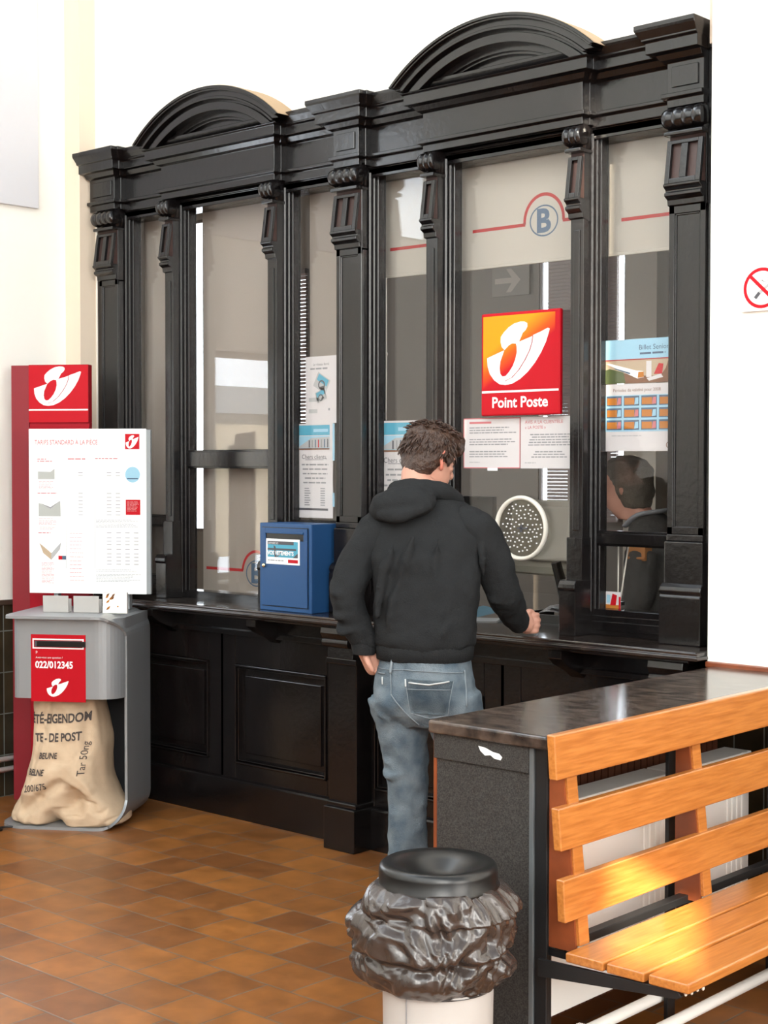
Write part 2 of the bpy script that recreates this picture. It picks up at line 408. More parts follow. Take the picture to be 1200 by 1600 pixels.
# unseen wall added behind the camera, its slots cut to shape the sun patches
def wall_openx(name, x0, x1, y0, y1, z0, z1, holes, m):
    bm = NB(); x = x0
    for xa, xb, za, zb in sorted(holes):
        box(bm, x, xa, y0, y1, z0, z1); box(bm, xa, xb, y0, y1, z0, za); box(bm, xa, xb, y0, y1, zb, z1); x = xb
    box(bm, x, x1, y0, y1, z0, z1); return struct(name, bm, m)
def hole(tx, ty, tz):                 # where the sun ray that ends at the target crosses the added mask wall
    t = (ty+2.4)/SUN.y; p = Vector((tx, ty, tz))-SUN*t; return p.x, p.z
SUN = Vector((-.5, .87, -.47)).normalized()
ax, az = hole(-2.0, 3.22, .45); bx, bz = hole(-3.45, 4.62, 2.2)
cx_, cz_ = hole(-3.15, 4.6, 2.55)
holes = [(ax-.15, ax+.11, az-.10, az+.19), (bx-.48, bx-.38, bz-.45, bz+.1), (cx_-.07, cx_+.02, cz_-.75, cz_+.42)]
holes = sorted(holes)
ok = []
for h in holes:
    if ok and h[0] < ok[-1][1]: h = (ok[-1][1]+.01, max(h[1], ok[-1][1]+.1), h[2], h[3])
    ok.append(h)
wall_openx('wall_sun_mask', -6.5, 6.2, -2.43, -2.4, 0, 9.5, ok, WALL)
struct('reflection_dark_band', B(-6.28, 6.2, -2.398, -2.385, 0, 1.3), WTILE)  # dark band added out of view to dim reflections in the lower booth
# platform building across the tracks, seen only as a reflection in the glass
t = thing('platform_shed', 'low storage shed with a grey-blue ribbed roof reflected in the booth glass', 'building', (-22, 1, 0))
obj('wall', B(-25, -20, -14, 16, 0, 2.5), mat('shed_wall', (.62, .56, .46), .9), t)
bm = prism(NB(), [(-20.0, 2.5), (-19.8, 2.5), (-22.5, 3.15), (-25.2, 2.5)], 'y', -14.2, 16.2, T=Matrix(((1, 0, 0, 0), (0, 1, 0, 0), (0, 0, 1, 0), (0, 0, 0, 1))))
obj('roof', bm, mat('shed_roof', (.25, .30, .36), .7), t)
t = thing('wall_board', 'plain off-white rectangular board high on the left wall', 'board', (-6.29, 4.386, 2.845))
bm = box(NB(), -6.29, -6.268, 3.0, 4.386, 2.845, 4.4)
obj('panel', bm, mat('board_lavender_white', (.62, .62, .65), .6), t, bevel=.003)
t = thing('heating_pipe', 'pair of pale pipes low along the tiled left wall beside the red post totem', 'pipe', (-6.2, 3, .145))
for z in (.145, .195):
    obj('pipe', tube(NB(), [(-6.22, -2, z), (-6.22, 4.4, z)], .013), RADW, t, smooth=True)
# ------------------------------------------------------------------ room behind the counter
wallh = [(-7.98, -7.83, 1.15, 3.25), (-6.97, -6.85, 1.85, 2.80), (-5.045, -4.83, 1.05, 2.80), (-4.60, -4.41, 1.30, 2.74)]
bm = NB(); x = -8.4
for xa, xb, za, zb in wallh:
    box(bm, x, xa, 6.8, 6.825, 0, 3.4); box(bm, xa, xb, 6.8, 6.825, 0, za); box(bm, xa, xb, 6.8, 6.825, zb, 3.4); x = xb
box(bm, x, -1.0, 6.8, 6.825, 0, 3.4)
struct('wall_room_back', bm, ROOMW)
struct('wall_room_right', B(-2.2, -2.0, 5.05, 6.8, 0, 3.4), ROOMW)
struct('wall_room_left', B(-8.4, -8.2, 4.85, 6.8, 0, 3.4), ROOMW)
struct('ceiling_room', B(-8.4, -1.0, 4.85, 7.0, 3.4, 3.5), WALLC)
for i, (xa, xb, za, zb) in enumerate(wallh):
    bm = NB()
    for a in ((xa, xa+.02, za, zb), (xb-.02, xb, za, zb), (xa, xb, za, za+.02), (xa, xb, zb-.02, zb)):
        box(bm, a[0], a[1], 6.805, 6.82, a[2], a[3])
    w = struct('window_%d' % (i+4), bm, DARKB); PM[w] = Matrix.Identity(4)
    obj('window_pane', B(xa, xb, 6.812, 6.816, za, zb), GLASS, w)
SLATM = mat('blind_slat', (.14, .09, .07), .6)
for bi, (nm, lab, x0, x1, z0, z1, yy) in enumerate([('venetian_blind', 'venetian blind over the right half of the bright window behind the oval speaking grille', -4.952, -4.80, 1.05, 2.78, 6.78),
        ('venetian_blind', 'narrow venetian blind at the bright window behind the clerk', -4.62, -4.505, 1.30, 2.76, 6.78),
        ('venetian_blind', 'brown venetian blind seen in the gap left of the tall white notices', -7.0, -6.82, 1.80, 2.80, 6.78)]):
    t = thing(nm, lab, 'blind', ((x0+x1)/2, yy, z0))
    obj('head_rail', B(x0, x1, yy-.03, yy, z1, z1+.03), DARKB, t)
    bm = NB(); z = z0
    while z < z1:
        box(bm, x0, x1, yy-.025, yy-.002, z, z+.0180); z += .0192 if bi < 2 else .0235
    obj('slats', bm, SLATM, t)
sh = Sheet((-5.36, 6.785, 2.545), *FR, .26, .17, .008, mat('arrow_sign_grey', (.13, .105, .08), .7))
ARW = mat('arrow_print', (.24, .20, .155), .7)
sh.rect(.02, .070, .15, .100, ARW, 1); sh.poly([(.10, .150), (.135, .150), (.20, .085), (.135, .020), (.10, .020), (.15, .085)], ARW, 2)
o = sh.build('arrow_sign'); setp(o, 'faint grey arrow sign on the room wall above and left of the post sign', 'sign')
struct('wall_room_column', B(-4.06, -3.88, 6.15, 6.35, 0, 3.4), mat('cream_column', (.42, .36, .29), .8))
# inner desk
t = thing('clerk_desk', 'brown desk behind the booth glass carrying the monitor and papers', 'desk', (-4, 5.1, 0))
obj('desk_top', box(B(-6.0, -3.55, 4.90, 5.45, .90, .93), -3.56, -2.4, 4.90, 5.0, .90, .93), mat('desk_laminate', (.22, .16, .11), .4), t, bevel=.004)
obj('panel', B(-5.9, -2.5, 4.91, 4.93, 0, .90), DARKB, t)

# ------------------------------------------------------------------ the wooden ticket booth
booth = thing('ticket_booth', 'tall black wooden ticket counter front with glazed bays and two arched pediments', 'ticket booth', (-4.41, 4.62, 0))
S0 = 4.62                                # front of the pilaster shafts
BIG = [-6.03, -4.41, -2.795]; BAY = [-5.222, -3.605]
LT = .977                                # top of the ledge
# entablature: recessed run + projecting blocks
PR = [(0, 2.79), (0, 2.826), (.008, 2.830), (.008, 2.865), (.022, 2.872), (.022, 2.884), (0, 2.886), (0, 2.992), (.018, 3.0), (.03, 3.02), (.055, 3.022), (.055, 3.056), (.066, 3.064), (.066, 3.070), (.08, 3.092), (.084, 3.10), (.084, 3.112)]
def blockprof(lo, top, k=1):
    return [(0, lo), (0, 2.864), (.016, 2.870), (.016, 2.884), (0, 2.886), (0, 2.990), (.018*k, 2.998), (.03*k, 3.016), (.055*k, 3.020), (.055*k, 3.058), (.066*k, 3.064)] + top
bm = mold(NB(), -6.155, -2.715, S0+.045, 4.78, PR, el=0, er=0)
obj('entablature', bm, WOOD, booth, bevel=.0015, seg=1)
CY = [(.066, 3.070), (.082, 3.094), (.085, 3.102), (.085, 3.117)]
for i, c in enumerate(BIG):
    x0, x1 = c-.0725, c+.0725
    if i == 0: x0 = -6.15
    bm = mold(NB(), x0, x1, S0-.018, 4.70, blockprof(2.838, CY), el=.35 if i == 0 else 1, er=.12 if i == 2 else 1)
    mold(bm, x0-(0 if i == 0 else .012), x1+(0 if i == 2 else .012), S0+.012, 4.70, blockprof(2.838, CY, .9), el=.35 if i == 0 else 1, er=.1 if i == 2 else 1)
    box(bm, x0+.02, x1-.02, S0-.024, S0, 2.905, 2.975)
    obj('entablature_block', bm, WOOD, booth, bevel=.0015, seg=1)
for c in BAY:
    x0, x1 = c-.382, c+.382
    bm = mold(NB(), x0, x1, S0-.018, 4.70, blockprof(2.838, [(.066, 3.066)]))
    mold(bm, x0-.012, x1+.012, S0+.012, 4.70, blockprof(2.838, [(.066, 3.066)], .9))
    obj('entablature_block', bm, WOOD, booth, bevel=.0015, seg=1)
    # segmental pediment
    hc, apex, zb = .487, 3.283, 3.066
    sg = apex-3.096; R0 = (hc*hc+sg*sg)/(2*sg); zc = apex-R0
    def arc(bm, ro, ri, ya, yb, zlo):
        n = 36; pr = None; a0 = math.acos(min(1, max(-1, (zlo-zc)/ro))); b0 = math.acos(min(1, (zlo-zc)/ri))
        for i in range(n+1):
            f = -1+2*i/n; A_, B_ = a0*f, b0*f
            po = (c+ro*math.sin(A_), zc+ro*math.cos(A_)); pi_ = (c+ri*math.sin(B_), zc+ri*math.cos(B_))
            cur = [bm.verts.new((p[0], y, p[1])) for y in (ya, yb) for p in (po, pi_)]
            if pr:
                for q in ((0, 1), (1, 3), (3, 2), (2, 0)):
                    bm.faces.new([pr[q[0]], pr[q[1]], cur[q[1]], cur[q[0]]])
            else: bm.faces.new([cur[0], cur[1], cur[3], cur[2]])
            pr = cur
        bm.faces.new([pr[0], pr[1], pr[3], pr[2]])
    bm = NB()
    arc(bm, R0, R0-.012, S0-.106, 4.66, 3.092)
    arc(bm, R0-.010, R0-.020, S0-.100, 4.66, 3.090)
    arc(bm, R0-.018, R0-.044, S0-.082, 4.66, 3.082)
    arc(bm, R0-.043, R0-.054, S0-.088, 4.66, 3.075)
    arc(bm, R0-.053, R0-.066, S0-.058, 4.66, 3.07)
    arc(bm, R0-.065, R0-.100, S0-.070, 4.66, 3.07)
    obj('arched_pediment', bm, WOOD, booth, bevel=.0015, seg=1)
    bm = NB()
    arc(bm, R0-.099, R0-.124, S0-.028, 4.66, 3.068); arc(bm, R0-.123, R0-.134, S0-.016, 4.66, 3.068)
    n = 30; rr = R0-.132; a0 = math.acos((3.066-zc)/rr)
    pts = [(c+rr*math.sin(a0*(-1+2*i/n)), zc+rr*math.cos(a0*(-1+2*i/n))) for i in range(n+1)]
    prism(bm, pts, 'y', S0+.004, 4.66)
    obj('tympanum', bm, WOOD, booth, bevel=.001, seg=1)
    bm = NB()
    arc(bm, R0+.002, R0-.006, S0-.098, 4.652, 3.094)
    obj('arch_cover_board', bm, RAWW, booth)

def shaft_panel(bm, x0, x1, yf, z0, z1, fr=.022):
    """pilaster shaft with sunk panel and bead"""
    box(bm, x0, x1, yf+.008, 4.72, z0, z1)
    box(bm, x0, x0+fr, yf, yf+.01, z0, z1); box(bm, x1-fr, x1, yf, yf+.01, z0, z1)
    box(bm, x0, x1, yf, yf+.01, z1-fr*1.2, z1); box(bm, x0, x1, yf, yf+.01, z0, z0+fr*1.2)
    g = .006
    for a in ((x0+fr, x0+fr+g, z0+fr*1.2, z1-fr*1.2), (x1-fr-g, x1-fr, z0+fr*1.2, z1-fr*1.2)):
        box(bm, a[0], a[1], yf+.003, yf+.01, a[2], a[3])
    box(bm, x0+fr, x1-fr, yf+.003, yf+.01, z1-fr*1.2-g, z1-fr*1.2)
def console(c, w, nslots, big):
    """scroll bracket at the head of a pilaster: reeded roll, abacus, slotted block, neck"""
    x0, x1 = c-w/2, c+w/2
    con = obj('console', roll(c, w, nslots*2 if big else 3), WOOD, booth, smooth=True)
    bm = NB()
    box(bm, x0-.006, x1+.006, S0-.034, S0+.06, 2.738, 2.752)
    obj('abacus', bm, WOOD, con, bevel=.003)
    zt, zb = 2.724, 2.572
    def sh(v): return Vector((v.x, v.y - (zt-v.z)/(zt-zb)*.022 if v.y < S0+.02 else v.y, v.z))
    bm = NB(); bw = .018 if big else .017
    yf = S0-.018
    box(bm, x0, x0+bw, yf, yf+.016, zb, zt, shear=sh); box(bm, x1-bw, x1, yf, yf+.016, zb, zt, shear=sh)
    box(bm, x0+bw, x1-bw, yf, yf+.016, zt-.014, zt, shear=sh); box(bm, x0+bw, x1-bw, yf, yf+.016, zb, zb+.018, shear=sh)
    if nslots == 2:
        box(bm, c-.013, c+.013, yf, yf+.016, zb+.018, zt-.014, shear=sh)
    obj('slotted_face', bm, WOOD, con, bevel=.002)
    bm = NB(); box(bm, x0+.0015, x1-.0015, yf+.016, S0+.04, zb, zt+.014, shear=sh)
    obj('slot_back', bm, SLOT, con)
    bm = NB()
    prism(bm, [(yf-.024, zb), (yf-.024, zb-.008), (yf-.008, zb-.02), (yf-.008, zb-.026), (yf-.016, zb-.030), (yf-.016, zb-.040), (yf+.004, zb-.052), (yf+.006, zb-.07), (S0+.06, zb-.09), (S0+.06, zb)], 'x', x0-.002, x1+.002)
    obj('neck_moulding', bm, WOOD, con, bevel=.001, seg=1)
def roll(c, w, n):
    bm = NB(); prof = []; N = 8*n
    prof.append((.004, c-w/2-.012))
    for i in range(N+1):
        f = i/N; prof.append((.030+.007*abs(math.sin(PI*f*n))**.6, c-w/2-.01+(w+.02)*f))
    prof.append((.004, c+w/2+.012))
    lathe(bm, prof, (0, S0-.016, 2.797), n=24, axis='x')
    box(bm, c-w/2-.004, c+w/2+.004, S0-.01, S0+.07, 2.752, 2.84)
    return bm
for i, c in enumerate(BIG):
    x0, x1 = c-.0725, c+.0725
    bm = NB()
    shaft_panel(bm, x0, x1, S0, 1.36, 2.50)
    box(bm, x0, x1, S0+.002, 4.72, 2.49, 2.85)
    if i == 0: box(bm, -6.155, x0, S0+.03, 4.72, LT, 2.9)
    if i == 2: box(bm, x1, -2.637, S0+.012, 4.72, LT, 3.028)
    p = obj('pilaster', bm, WOOD, booth, bevel=.0015, seg=1)
    bm = NB()
    box(bm, x0-.004, x1+.004, S0-.012, 4.72, 1.165, 1.335); box(bm, x0, x1, S0-.004, 4.72, 1.335, 1.36)
    prism(bm, [(4.72, LT), (4.72, 1.19), (S0-.016, 1.19), (S0-.03, 1.178), (S0-.036, 1.165), (S0-.03, 1.15), (S0-.036, 1.145), (S0-.036, LT)], 'x', x0-.01, x1+.01)
    obj('pedestal', bm, WOOD, p, bevel=.004)
    console(c, .14, 2, True)
for c in BAY:
    for s in (-1, 1):
        k = c+s*.35; x0, x1 = k-.03, k+.03
        bm = NB(); box(bm, x0, x1, S0, 4.72, 1.33, 2.85); box(bm, x0+.016, x1-.016, S0-.004, S0+.002, 1.36, 2.46)
        p = obj('pilaster', bm, WOOD, booth, bevel=.003)
        bm = NB()
        box(bm, x0-.004, x1+.006, S0-.012, 4.72, 1.165, 1.335)
        prism(bm, [(4.72, LT), (4.72, 1.18), (S0-.05, 1.18), (S0-.06, 1.165), (S0-.062, 1.15), (S0-.055, 1.14), (S0-.055, LT)], 'x', x0-.006, x1+.008)
        obj('pedestal', bm, WOOD, p, bevel=.003)
        console(k, .06, 1, False)
GY = 4.725
def glazing(x0, x1, z0, z1, rails, st=.018, gap=0):
    """frame with stepped beads and one pane; rails = [(za, zb)]"""
    bm = NB()
    for dx, ya in ((0, S0+.04), (.010, S0+.055), (.016, S0+.072)):
        box(bm, x0, x0+st*.4+dx, ya, GY+.02, z0, z1); box(bm, x1-st*.4-dx, x1, ya, GY+.02, z0, z1)
    box(bm, x0, x1, S0+.045, GY+.02, z1-.012, z1+.04); gap or box(bm, x0, x1, S0+.05, GY+.02, z0-.03, z0+.012)
    for za, zb in rails:
        box(bm, x0, x1, S0+.058, GY+.02, za, zb); box(bm, x0, x1, S0+.07, GY+.02, za-.008, zb+.008)
    for xx, yy in ((x0+st*.4, S0+.046), (x0+st*.4+.010, S0+.060), (x0+st*.4+.016, S0+.076), (x1-st*.4, S0+.046), (x1-st*.4-.010, S0+.060)):
        lathe(bm, [(.0045, z0), (.0045, z1)], (xx, yy, 0), n=12)
    f = obj('window_frame', bm, WOOD, booth, bevel=.002, seg=1)
    cuts = [z0+gap]+[q for rr in rails for q in rr]+[z1]
    for a, b in zip(cuts[::2], cuts[1::2]):
        obj('window_pane', B(x0+.004, x1-.004, GY, GY+.005, a, b), GLASS, f)
edges = [(-5.955, -5.603, 0), (-4.843, -4.484, 0), (-4.336, -3.987, 0), (-3.226, -2.869, 0)]
for x0, x1, k in edges:
    glazing(x0, x1, 1.06, 2.812, [(1.312, 1.352)])
    obj('sill_panel', box(box(NB(), x0, x1, S0+.045, 4.74, LT, 1.05), x0+.03, x1-.03, S0+.038, S0+.05, .995, 1.03), WOOD, booth, bevel=.003)
glazing(-5.542, -4.902, 1.0, 2.815, [(1.592, 1.662)])
obj('sill_panel', B(-5.542, -4.902, S0+.045, 4.74, LT, 1.0), WOOD, booth)
glazing(-3.925, -3.285, LT, 2.815, [], gap=.13)
# ledge
bm = NB()
prof = [(-.07, .925), (-.07, .938), (0, .944), (.012, .949), (.012, .959), (.004, .964), (.006, .972), (0, .977)]
mold(bm, -6.16, -2.645, 4.447, 4.86, prof, el=0)
obj('counter_ledge', bm, WOODL, booth, bevel=.002)
# lower panelling
bm = NB(); box(bm, -6.16, -2.64, 4.66, 4.72, 0, .93)
box(bm, -6.16, -2.64, 4.625, 4.67, .855, .925); box(bm, -6.16, -2.64, 4.608, 4.67, .835, .858)
box(bm, -6.16, -2.64, 4.618, 4.67, 0, .17); mold(bm, -6.16, -2.64, 4.618, 4.70, [(0, .165), (-.006, .175), (-.02, .185)], el=0, er=0)
obj('dado', bm, WOOD, booth, bevel=.002)
for c in BAY:
    for x0, x1 in ((c-.67, c-.09), (c+.09, c+.67)):
        bm = NB()
        box(bm, x0-.10, x0, 4.635, 4.67, .18, .84); box(bm, x1, x1+.10, 4.635, 4.67, .18, .84)
        box(bm, x0, x1, 4.635, 4.67, .70, .84); box(bm, x0, x1, 4.635, 4.67, .18, .25)
        for q, w in ((0, .010), (.012, .008)):
            box(bm, x0+q, x0+q+w, 4.626+q*.8, 4.67, .25+q, .70-q); box(bm, x1-q-w, x1-q, 4.626+q*.8, 4.67, .25+q, .70-q)
            box(bm, x0+q, x1-q, 4.626+q*.8, 4.67, .70-q-w, .70-q); box(bm, x0+q, x1-q, 4.626+q*.8, 4.67, .25+q, .25+q+w)
        prism(bm, [(x0+.05, .30), (x1-.05, .30), (x1-.05, .65), (x0+.05, .65)], 'y', 4.648, 4.67)
        obj('raised_panel', bm, WOOD, booth, bevel=.003)
for i, c in enumerate(BIG[1:]):
    x0, x1 = (-4.455, -4.28) if i == 0 else (-2.87, -2.70)
    bm = NB(); box(bm, x0+.004, x1-.012, 4.545, 4.70, .19, .80)
    box(bm, x0, x1, 4.515, 4.70, 0, .18); box(bm, x0+.002, x1-.004, 4.528, 4.70, .18, .20)
    box(bm, x0, x1-.004, 4.532, 4.70, .775, .80)
    p = obj('lower_pilaster', bm, WOOD, booth, bevel=.004)
    bm = NB(); prism(bm, [(4.70, .80), (4.70, .93), (4.49, .93), (4.485, .905), (4.50, .88), (4.535, .86), (4.53, .80)], 'x', x0+.01, x1-.02)
    lathe(bm, [(.004, x0+.008), (.022, x0+.01), (.022, x1-.02), (.004, x1-.018)], (0, 4.515, .868), n=20, axis='x')
    obj('ledge_bracket', bm, WOOD, p, bevel=.002)
for c in BAY:
    for s in (-1, 1):
        k = c+s*.35
        bm = prism(NB(), [(4.66, .80), (4.66, .93), (4.49, .93), (4.49, .90), (4.53, .87), (4.60, .84)], 'x', k-.03, k+.03)
        obj('ledge_bracket', bm, WOOD, booth, bevel=.002)

# ------------------------------------------------------------------ roller blinds and print behind the glass
def rblind(lab, x0, x1, zb, m, deco=None, cat='roller blind'):
    t = thing('roller_blind', lab, cat, ((x0+x1)/2, 4.80, 2.86), group='roller blinds in the booth windows')
    obj('roller', tube(NB(), [(x0, 4.80, 2.87), (x1, 4.80, 2.87)], .022), GREYMET, t, smooth=True)
    sh = Sheet((x0, 4.795, zb), *FR, x1-x0, 2.87-zb, .002, m)
    if deco: deco(sh, x0, zb)
    sh.build('fabric', t)
    obj('hem_bar', B(x0, x1, 4.792, 4.802, zb-.012, zb), m, t, bevel=.003)
def logo(sh, x0, zb, cx, cz, r=.072, line_l=None, line_r=None, hz=None):
    cx -= x0; cz -= zb; hz = (hz-zb) if hz else cz+.01
    sh.ring(cx, cz, r*.95, r*.85, .006, LOGOB, 1)
    sh.text('B', cx-.002, cz-.042, .125, LOGOB, 1, bold=.035, align='c')
    a = math.asin(max(-1, min(1, (hz-cz)/(r*1.5))))
    sh.ring(cx, cz, r*1.38, r*1.5, .013, REDLINE, 1, a0=a, a1=PI-a)
    ex = r*1.38*math.cos(a)
    if line_l is not None: sh.rect(line_l-x0, hz-.007, cx-ex+.01, hz+.006, REDLINE, 1)
    if line_r is not None: sh.rect(cx+ex-.01, hz-.007, line_r-x0, hz+.006, REDLINE, 1)
rblind('greige blind fully down in the leftmost narrow booth window', -5.97, -5.60, 1.02, BLIND)
rblind('greige blind fully down in the wide left window, red line near its foot', -5.535, -4.90, .99, BLIND,
       lambda s, x0, zb: logo(s, x0, zb, -5.165, 1.10, line_l=-5.512, line_r=-4.92, hz=1.112))
rblind('greige blind fully down behind the tall notices left of the middle pilaster', -4.815, -4.48, 1.02, BLIND)
rblind('cream blind half down in the narrow window right of the middle pilaster', -4.39, -3.98, 2.40, BLINDC,
       lambda s, x0, zb: s.rect(.055, 2.508-zb-.007, .41, 2.508-zb+.006, REDLINE, 1))
rblind('cream blind half down above the red post sign, with red line and letter B', -3.945, -3.28, 2.395, BLINDC,
       lambda s, x0, zb: logo(s, x0, zb, -3.535, 2.545, line_l=-3.888, line_r=-3.30, hz=2.538))
rblind('cream blind half down in the rightmost window above the clerk', -3.25, -2.86, 2.39, BLINDC,
       lambda s, x0, zb: s.rect(.07, 2.51-zb-.007, .39, 2.51-zb+.006, REDLINE, 1))

cord = NB(); tube(cord, [(-4.352, 4.788, 2.39), (-4.350, 4.788, 2.05), (-4.352, 4.788, 1.79)], .0035, n=8); ball(cord, (-4.351, 4.788, 2.07), .007, .007, .010, n=8)
obj('pull_cord', cord, OFFW, [o for o in PM if o.name == 'roller_blind.003'][0], smooth=True)
# ------------------------------------------------------------------ notices on the glass
PY = 4.722
sh = Sheet((-4.784, PY+.016, 1.782), *FR, .19, .292, .0008, PAPER)
sh.text('Le réseau ferré', .095, .252, .016, INK, align='c'); sh.lines(.03, .16, .235, 1, .02, GREYP)
for (cx, cz, a, s) in ((.10, .175, -.5, .042), (.095, .12, .35, .03)):
    c_, s_ = math.cos(a), math.sin(a)
    q = lambda x, y: (cx+x*c_-y*s_, cz+x*s_+y*c_)
    sh.poly([q(-s, -s*.8), (q(s, -s*.8)), q(s, s*.8), q(-s, s*.8)], GREYL, 1)
    sh.poly([q(-s*.8, 0), q(s*.8, 0), q(s*.8, s*.7), q(-s*.8, s*.7)], SKYB, 2)
    sh.ring(cx, cz-.008, s*.5, s*.5, s*.16, INK, 3); sh.poly([q(-s*.2, -s*.6), q(s*.6, -s*.6), q(s*.4, -s*.1)], INK, 3)
sh.lines(.02, .10, .095, 2, .05, GREYL); sh.rect(.14, .055, .15, .065, GREYP)
n1 = sh.build('notice'); setp(n1, 'white notice with a blue and grey device drawing, above the Chers clients poster', 'notice')
def chers(x0, z0, w, h, lab):
    sh = Sheet((x0, PY+.012, z0), *FR, w, h, .0012, PAPER); k = w/.25
    sh.rect(.008*k, h-.055*k, w-.02*k, h-.008*k, SKYB, 1); sh.rect(w*.5, h-.04*k, w*.88, h-.026*k, PALEB, 2)
    sh.rect(.008*k, h-.115*k, w-.02*k, h-.058*k, PALEB, 1)
    sh.poly([(.02*k, h-.113*k), (.11*k, h-.068*k), (w-.02*k, h-.062*k), (w-.02*k, h-.113*k)], GREYL, 2)
    for i in range(7): sh.rect((.095+.02*i)*k, h-.112*k, (.102+.02*i)*k, h-(.078-.001*i)*k, (INK, GREYP, LOGOB)[i % 3] if i != 3 else RED, 3)
    sh.rect(.008*k, h-.122*k, w-.02*k, h-.115*k, BROWNP, 3)
    sh.text('Chers clients,', w*.52, h-.165*k, .030*k, INK, 1, align='c'); sh.rect(w*.28, h-.170*k, w*.76, h-.168*k, INK, 1)
    sh.lines(w*.18, w*.90, h-.195*k, 5, .021*k, GREYP, .007*k, c=True)
    for q in range(8):
        sh.rect(w*.26, h-(.305+.011*q)*k, w*(.38+.02*(q % 3)), h-(.300+.011*q)*k, GREYP); sh.rect(w*.68, h-(.305+.011*q)*k, w*.80, h-(.300+.011*q)*k, GREYP)
    if h > .38: sh.rect(.006*k, .035*k, w-.03*k, .045*k, INK, 1)
    o = sh.build('poster'); setp(o, lab, 'poster')
chers(-4.848, 1.369, .235, .413, 'Chers clients poster with blue header in the window left of the middle pilaster')
chers(-4.366, 1.38, .265, .405, 'Chers clients poster with blue header, half hidden by the customer\'s head')
# tape strip right of the left poster
for z0, z1, k in ((1.62, 1.78, 'upper'), (1.42, 1.48, 'lower')):
    o = obj('tape_strip', B(-4.612, -4.60, PY+.009, PY+.010, z0, z1), PALEB); setp(o, '%s pale tape strip on the right edge of the left Chers clients poster' % k, 'tape')
# Point Poste sign
sg = thing('post_sign', 'square red and orange Point Poste sign with white horn hanging in the right window', 'sign', (-3.57, 4.70, 1.80))
obj('sign_body', B(-3.754, -3.375, 4.684, 4.704, 1.792, 2.190), RED, sg, bevel=.006)
m = bpy.data.materials.new('sign_gradient_print'); m.use_nodes = True; tt = m.node_tree; b = tt.nodes['Principled BSDF']; b.inputs['Roughness'].default_value = .5; b.inputs['Specular IOR Level'].default_value = .2
c = tt.nodes.new('ShaderNodeTexCoord'); mp = tt.nodes.new('ShaderNodeSeparateXYZ'); tt.links.new(c.outputs['Object'], mp.inputs[0])
ad = tt.nodes.new('ShaderNodeMath'); ad.operation = 'MULTIPLY_ADD'; ad.inputs[1].default_value = -.62
tt.links.new(mp.outputs[0], ad.inputs[0]); tt.links.new(mp.outputs[2], ad.inputs[2])
rp = tt.nodes.new('ShaderNodeValToRGB'); rp.color_ramp.elements[0].position = .20; rp.color_ramp.elements[0].color = (.44, .002, .010, 1)
rp.color_ramp.elements[1].position = .33; rp.color_ramp.elements[1].color = (.72, .28, .006, 1)
e = rp.color_ramp.elements.new(.255); e.color = (.66, .085, .006, 1)
tt.links.new(ad.outputs[0], rp.inputs[0]); tt.links.new(rp.outputs[0], b.inputs['Base Color'])
sh = Sheet((-3.748, 4.6835, 1.798), *FR, .367, .386, .0004, RED)
sh.rect(.005, .098, .350, .380, m, 1)
sh.rect(0, .083, .367, .091, WHITE, 2)
sh.rect(.0, .0, .367, .083, RED, 1)
sh.horn(.025, .112, .300, back=REDLINE, l=2)
sh.text('Point Poste', .183, .026, .058, WHITE, 2, bold=.022, sx=1.0, align='c')
sh.build('sign_print', sg)
# two typed letters under the sign
for x0, w, lab, hd in ((-3.870, .283, 'typed white letter with red heading, left one under the Point Poste sign', False), (-3.585, .27, 'typed white letter with two-line red heading, right one under the Point Poste sign', True)):
    sh = Sheet((x0, PY-.003, 1.588), *FR, w, .198, .0008, PAPER)
    if hd:
        sh.text('AVIS A LA CLIENTELE', .02, .172, .019, PINK); sh.text('« LA POSTE »', .02, .152, .017, PINK)
        sh.lines(.03, w-.02, .128, 5, .010, GREYP, .004, c=True); sh.lines(.05, w-.05, .062, 3, .010, GREYP, .004, c=True); sh.lines(.02, .09, .02, 1, .01, GREYL)
    else:
        for a in ((0, 0, w, .004), (0, .194, w, .198), (0, 0, .004, .198), (w-.004, 0, w, .198)): sh.rect(*a, PINK, 1)
        sh.rect(.03, .176, .14, .184, PINK)
        sh.lines(.03, w-.015, .158, 3, .010, GREYP, .004); sh.lines(.03, w-.015, .112, 3, .010, GREYP, .004); sh.lines(.03, w-.015, .064, 3, .010, GREYP, .004); sh.lines(.03, .10, .022, 1, .01, GREYL)
    o = sh.build('letter_sheet'); setp(o, lab, 'letter')
for x, z, lab in ((-3.47, 1.792, 'white tape tab joining the post sign and the right letter'), (-3.72, 1.583, 'small white tape tab under the left typed letter')):
    o = obj('tape_tab', B(x-.025, x+.025, PY-.008, PY-.0065, z-.004, z+.008), WHITE); setp(o, lab, 'tape')
# Billet Senior poster
sh = Sheet((-3.205, PY+.010, 1.900), *FR, .30, .160, .0008, TANP)
sh.rect(0, .088, .30, .16, PALEB, 1); sh.text('Billet Seniors', .145, .120, .026, LOGOB, 2); sh.lines(.15, .29, .103, 1, .01, LOGOB, .007, l=2); sh.rect(0, .084, .30, .088, REDLINE, 2)
sh.poly([(0, 0), (.30, 0), (.30, .022), (.15, .026), (0, .05)], BROWNP, 1); sh.poly([(0, 0), (.09, .0), (.08, .04), (.02, .055), (0, .05)], GREENP, 2)
sh.poly([(.005, .074), (.02, .075), (.135, .045), (.165, .042), (.168, .020), (.140, .016)], WHITE, 3); sh.poly([(.04, .058), (.11, .038), (.11, .032), (.045, .053)], LOGOB, 4)
sh.poly([(.145, .04), (.167, .040), (.168, .021), (.142, .018)], YELLOWO, 4); sh.rect(.178, .02, .200, .078, PAPER, 3)
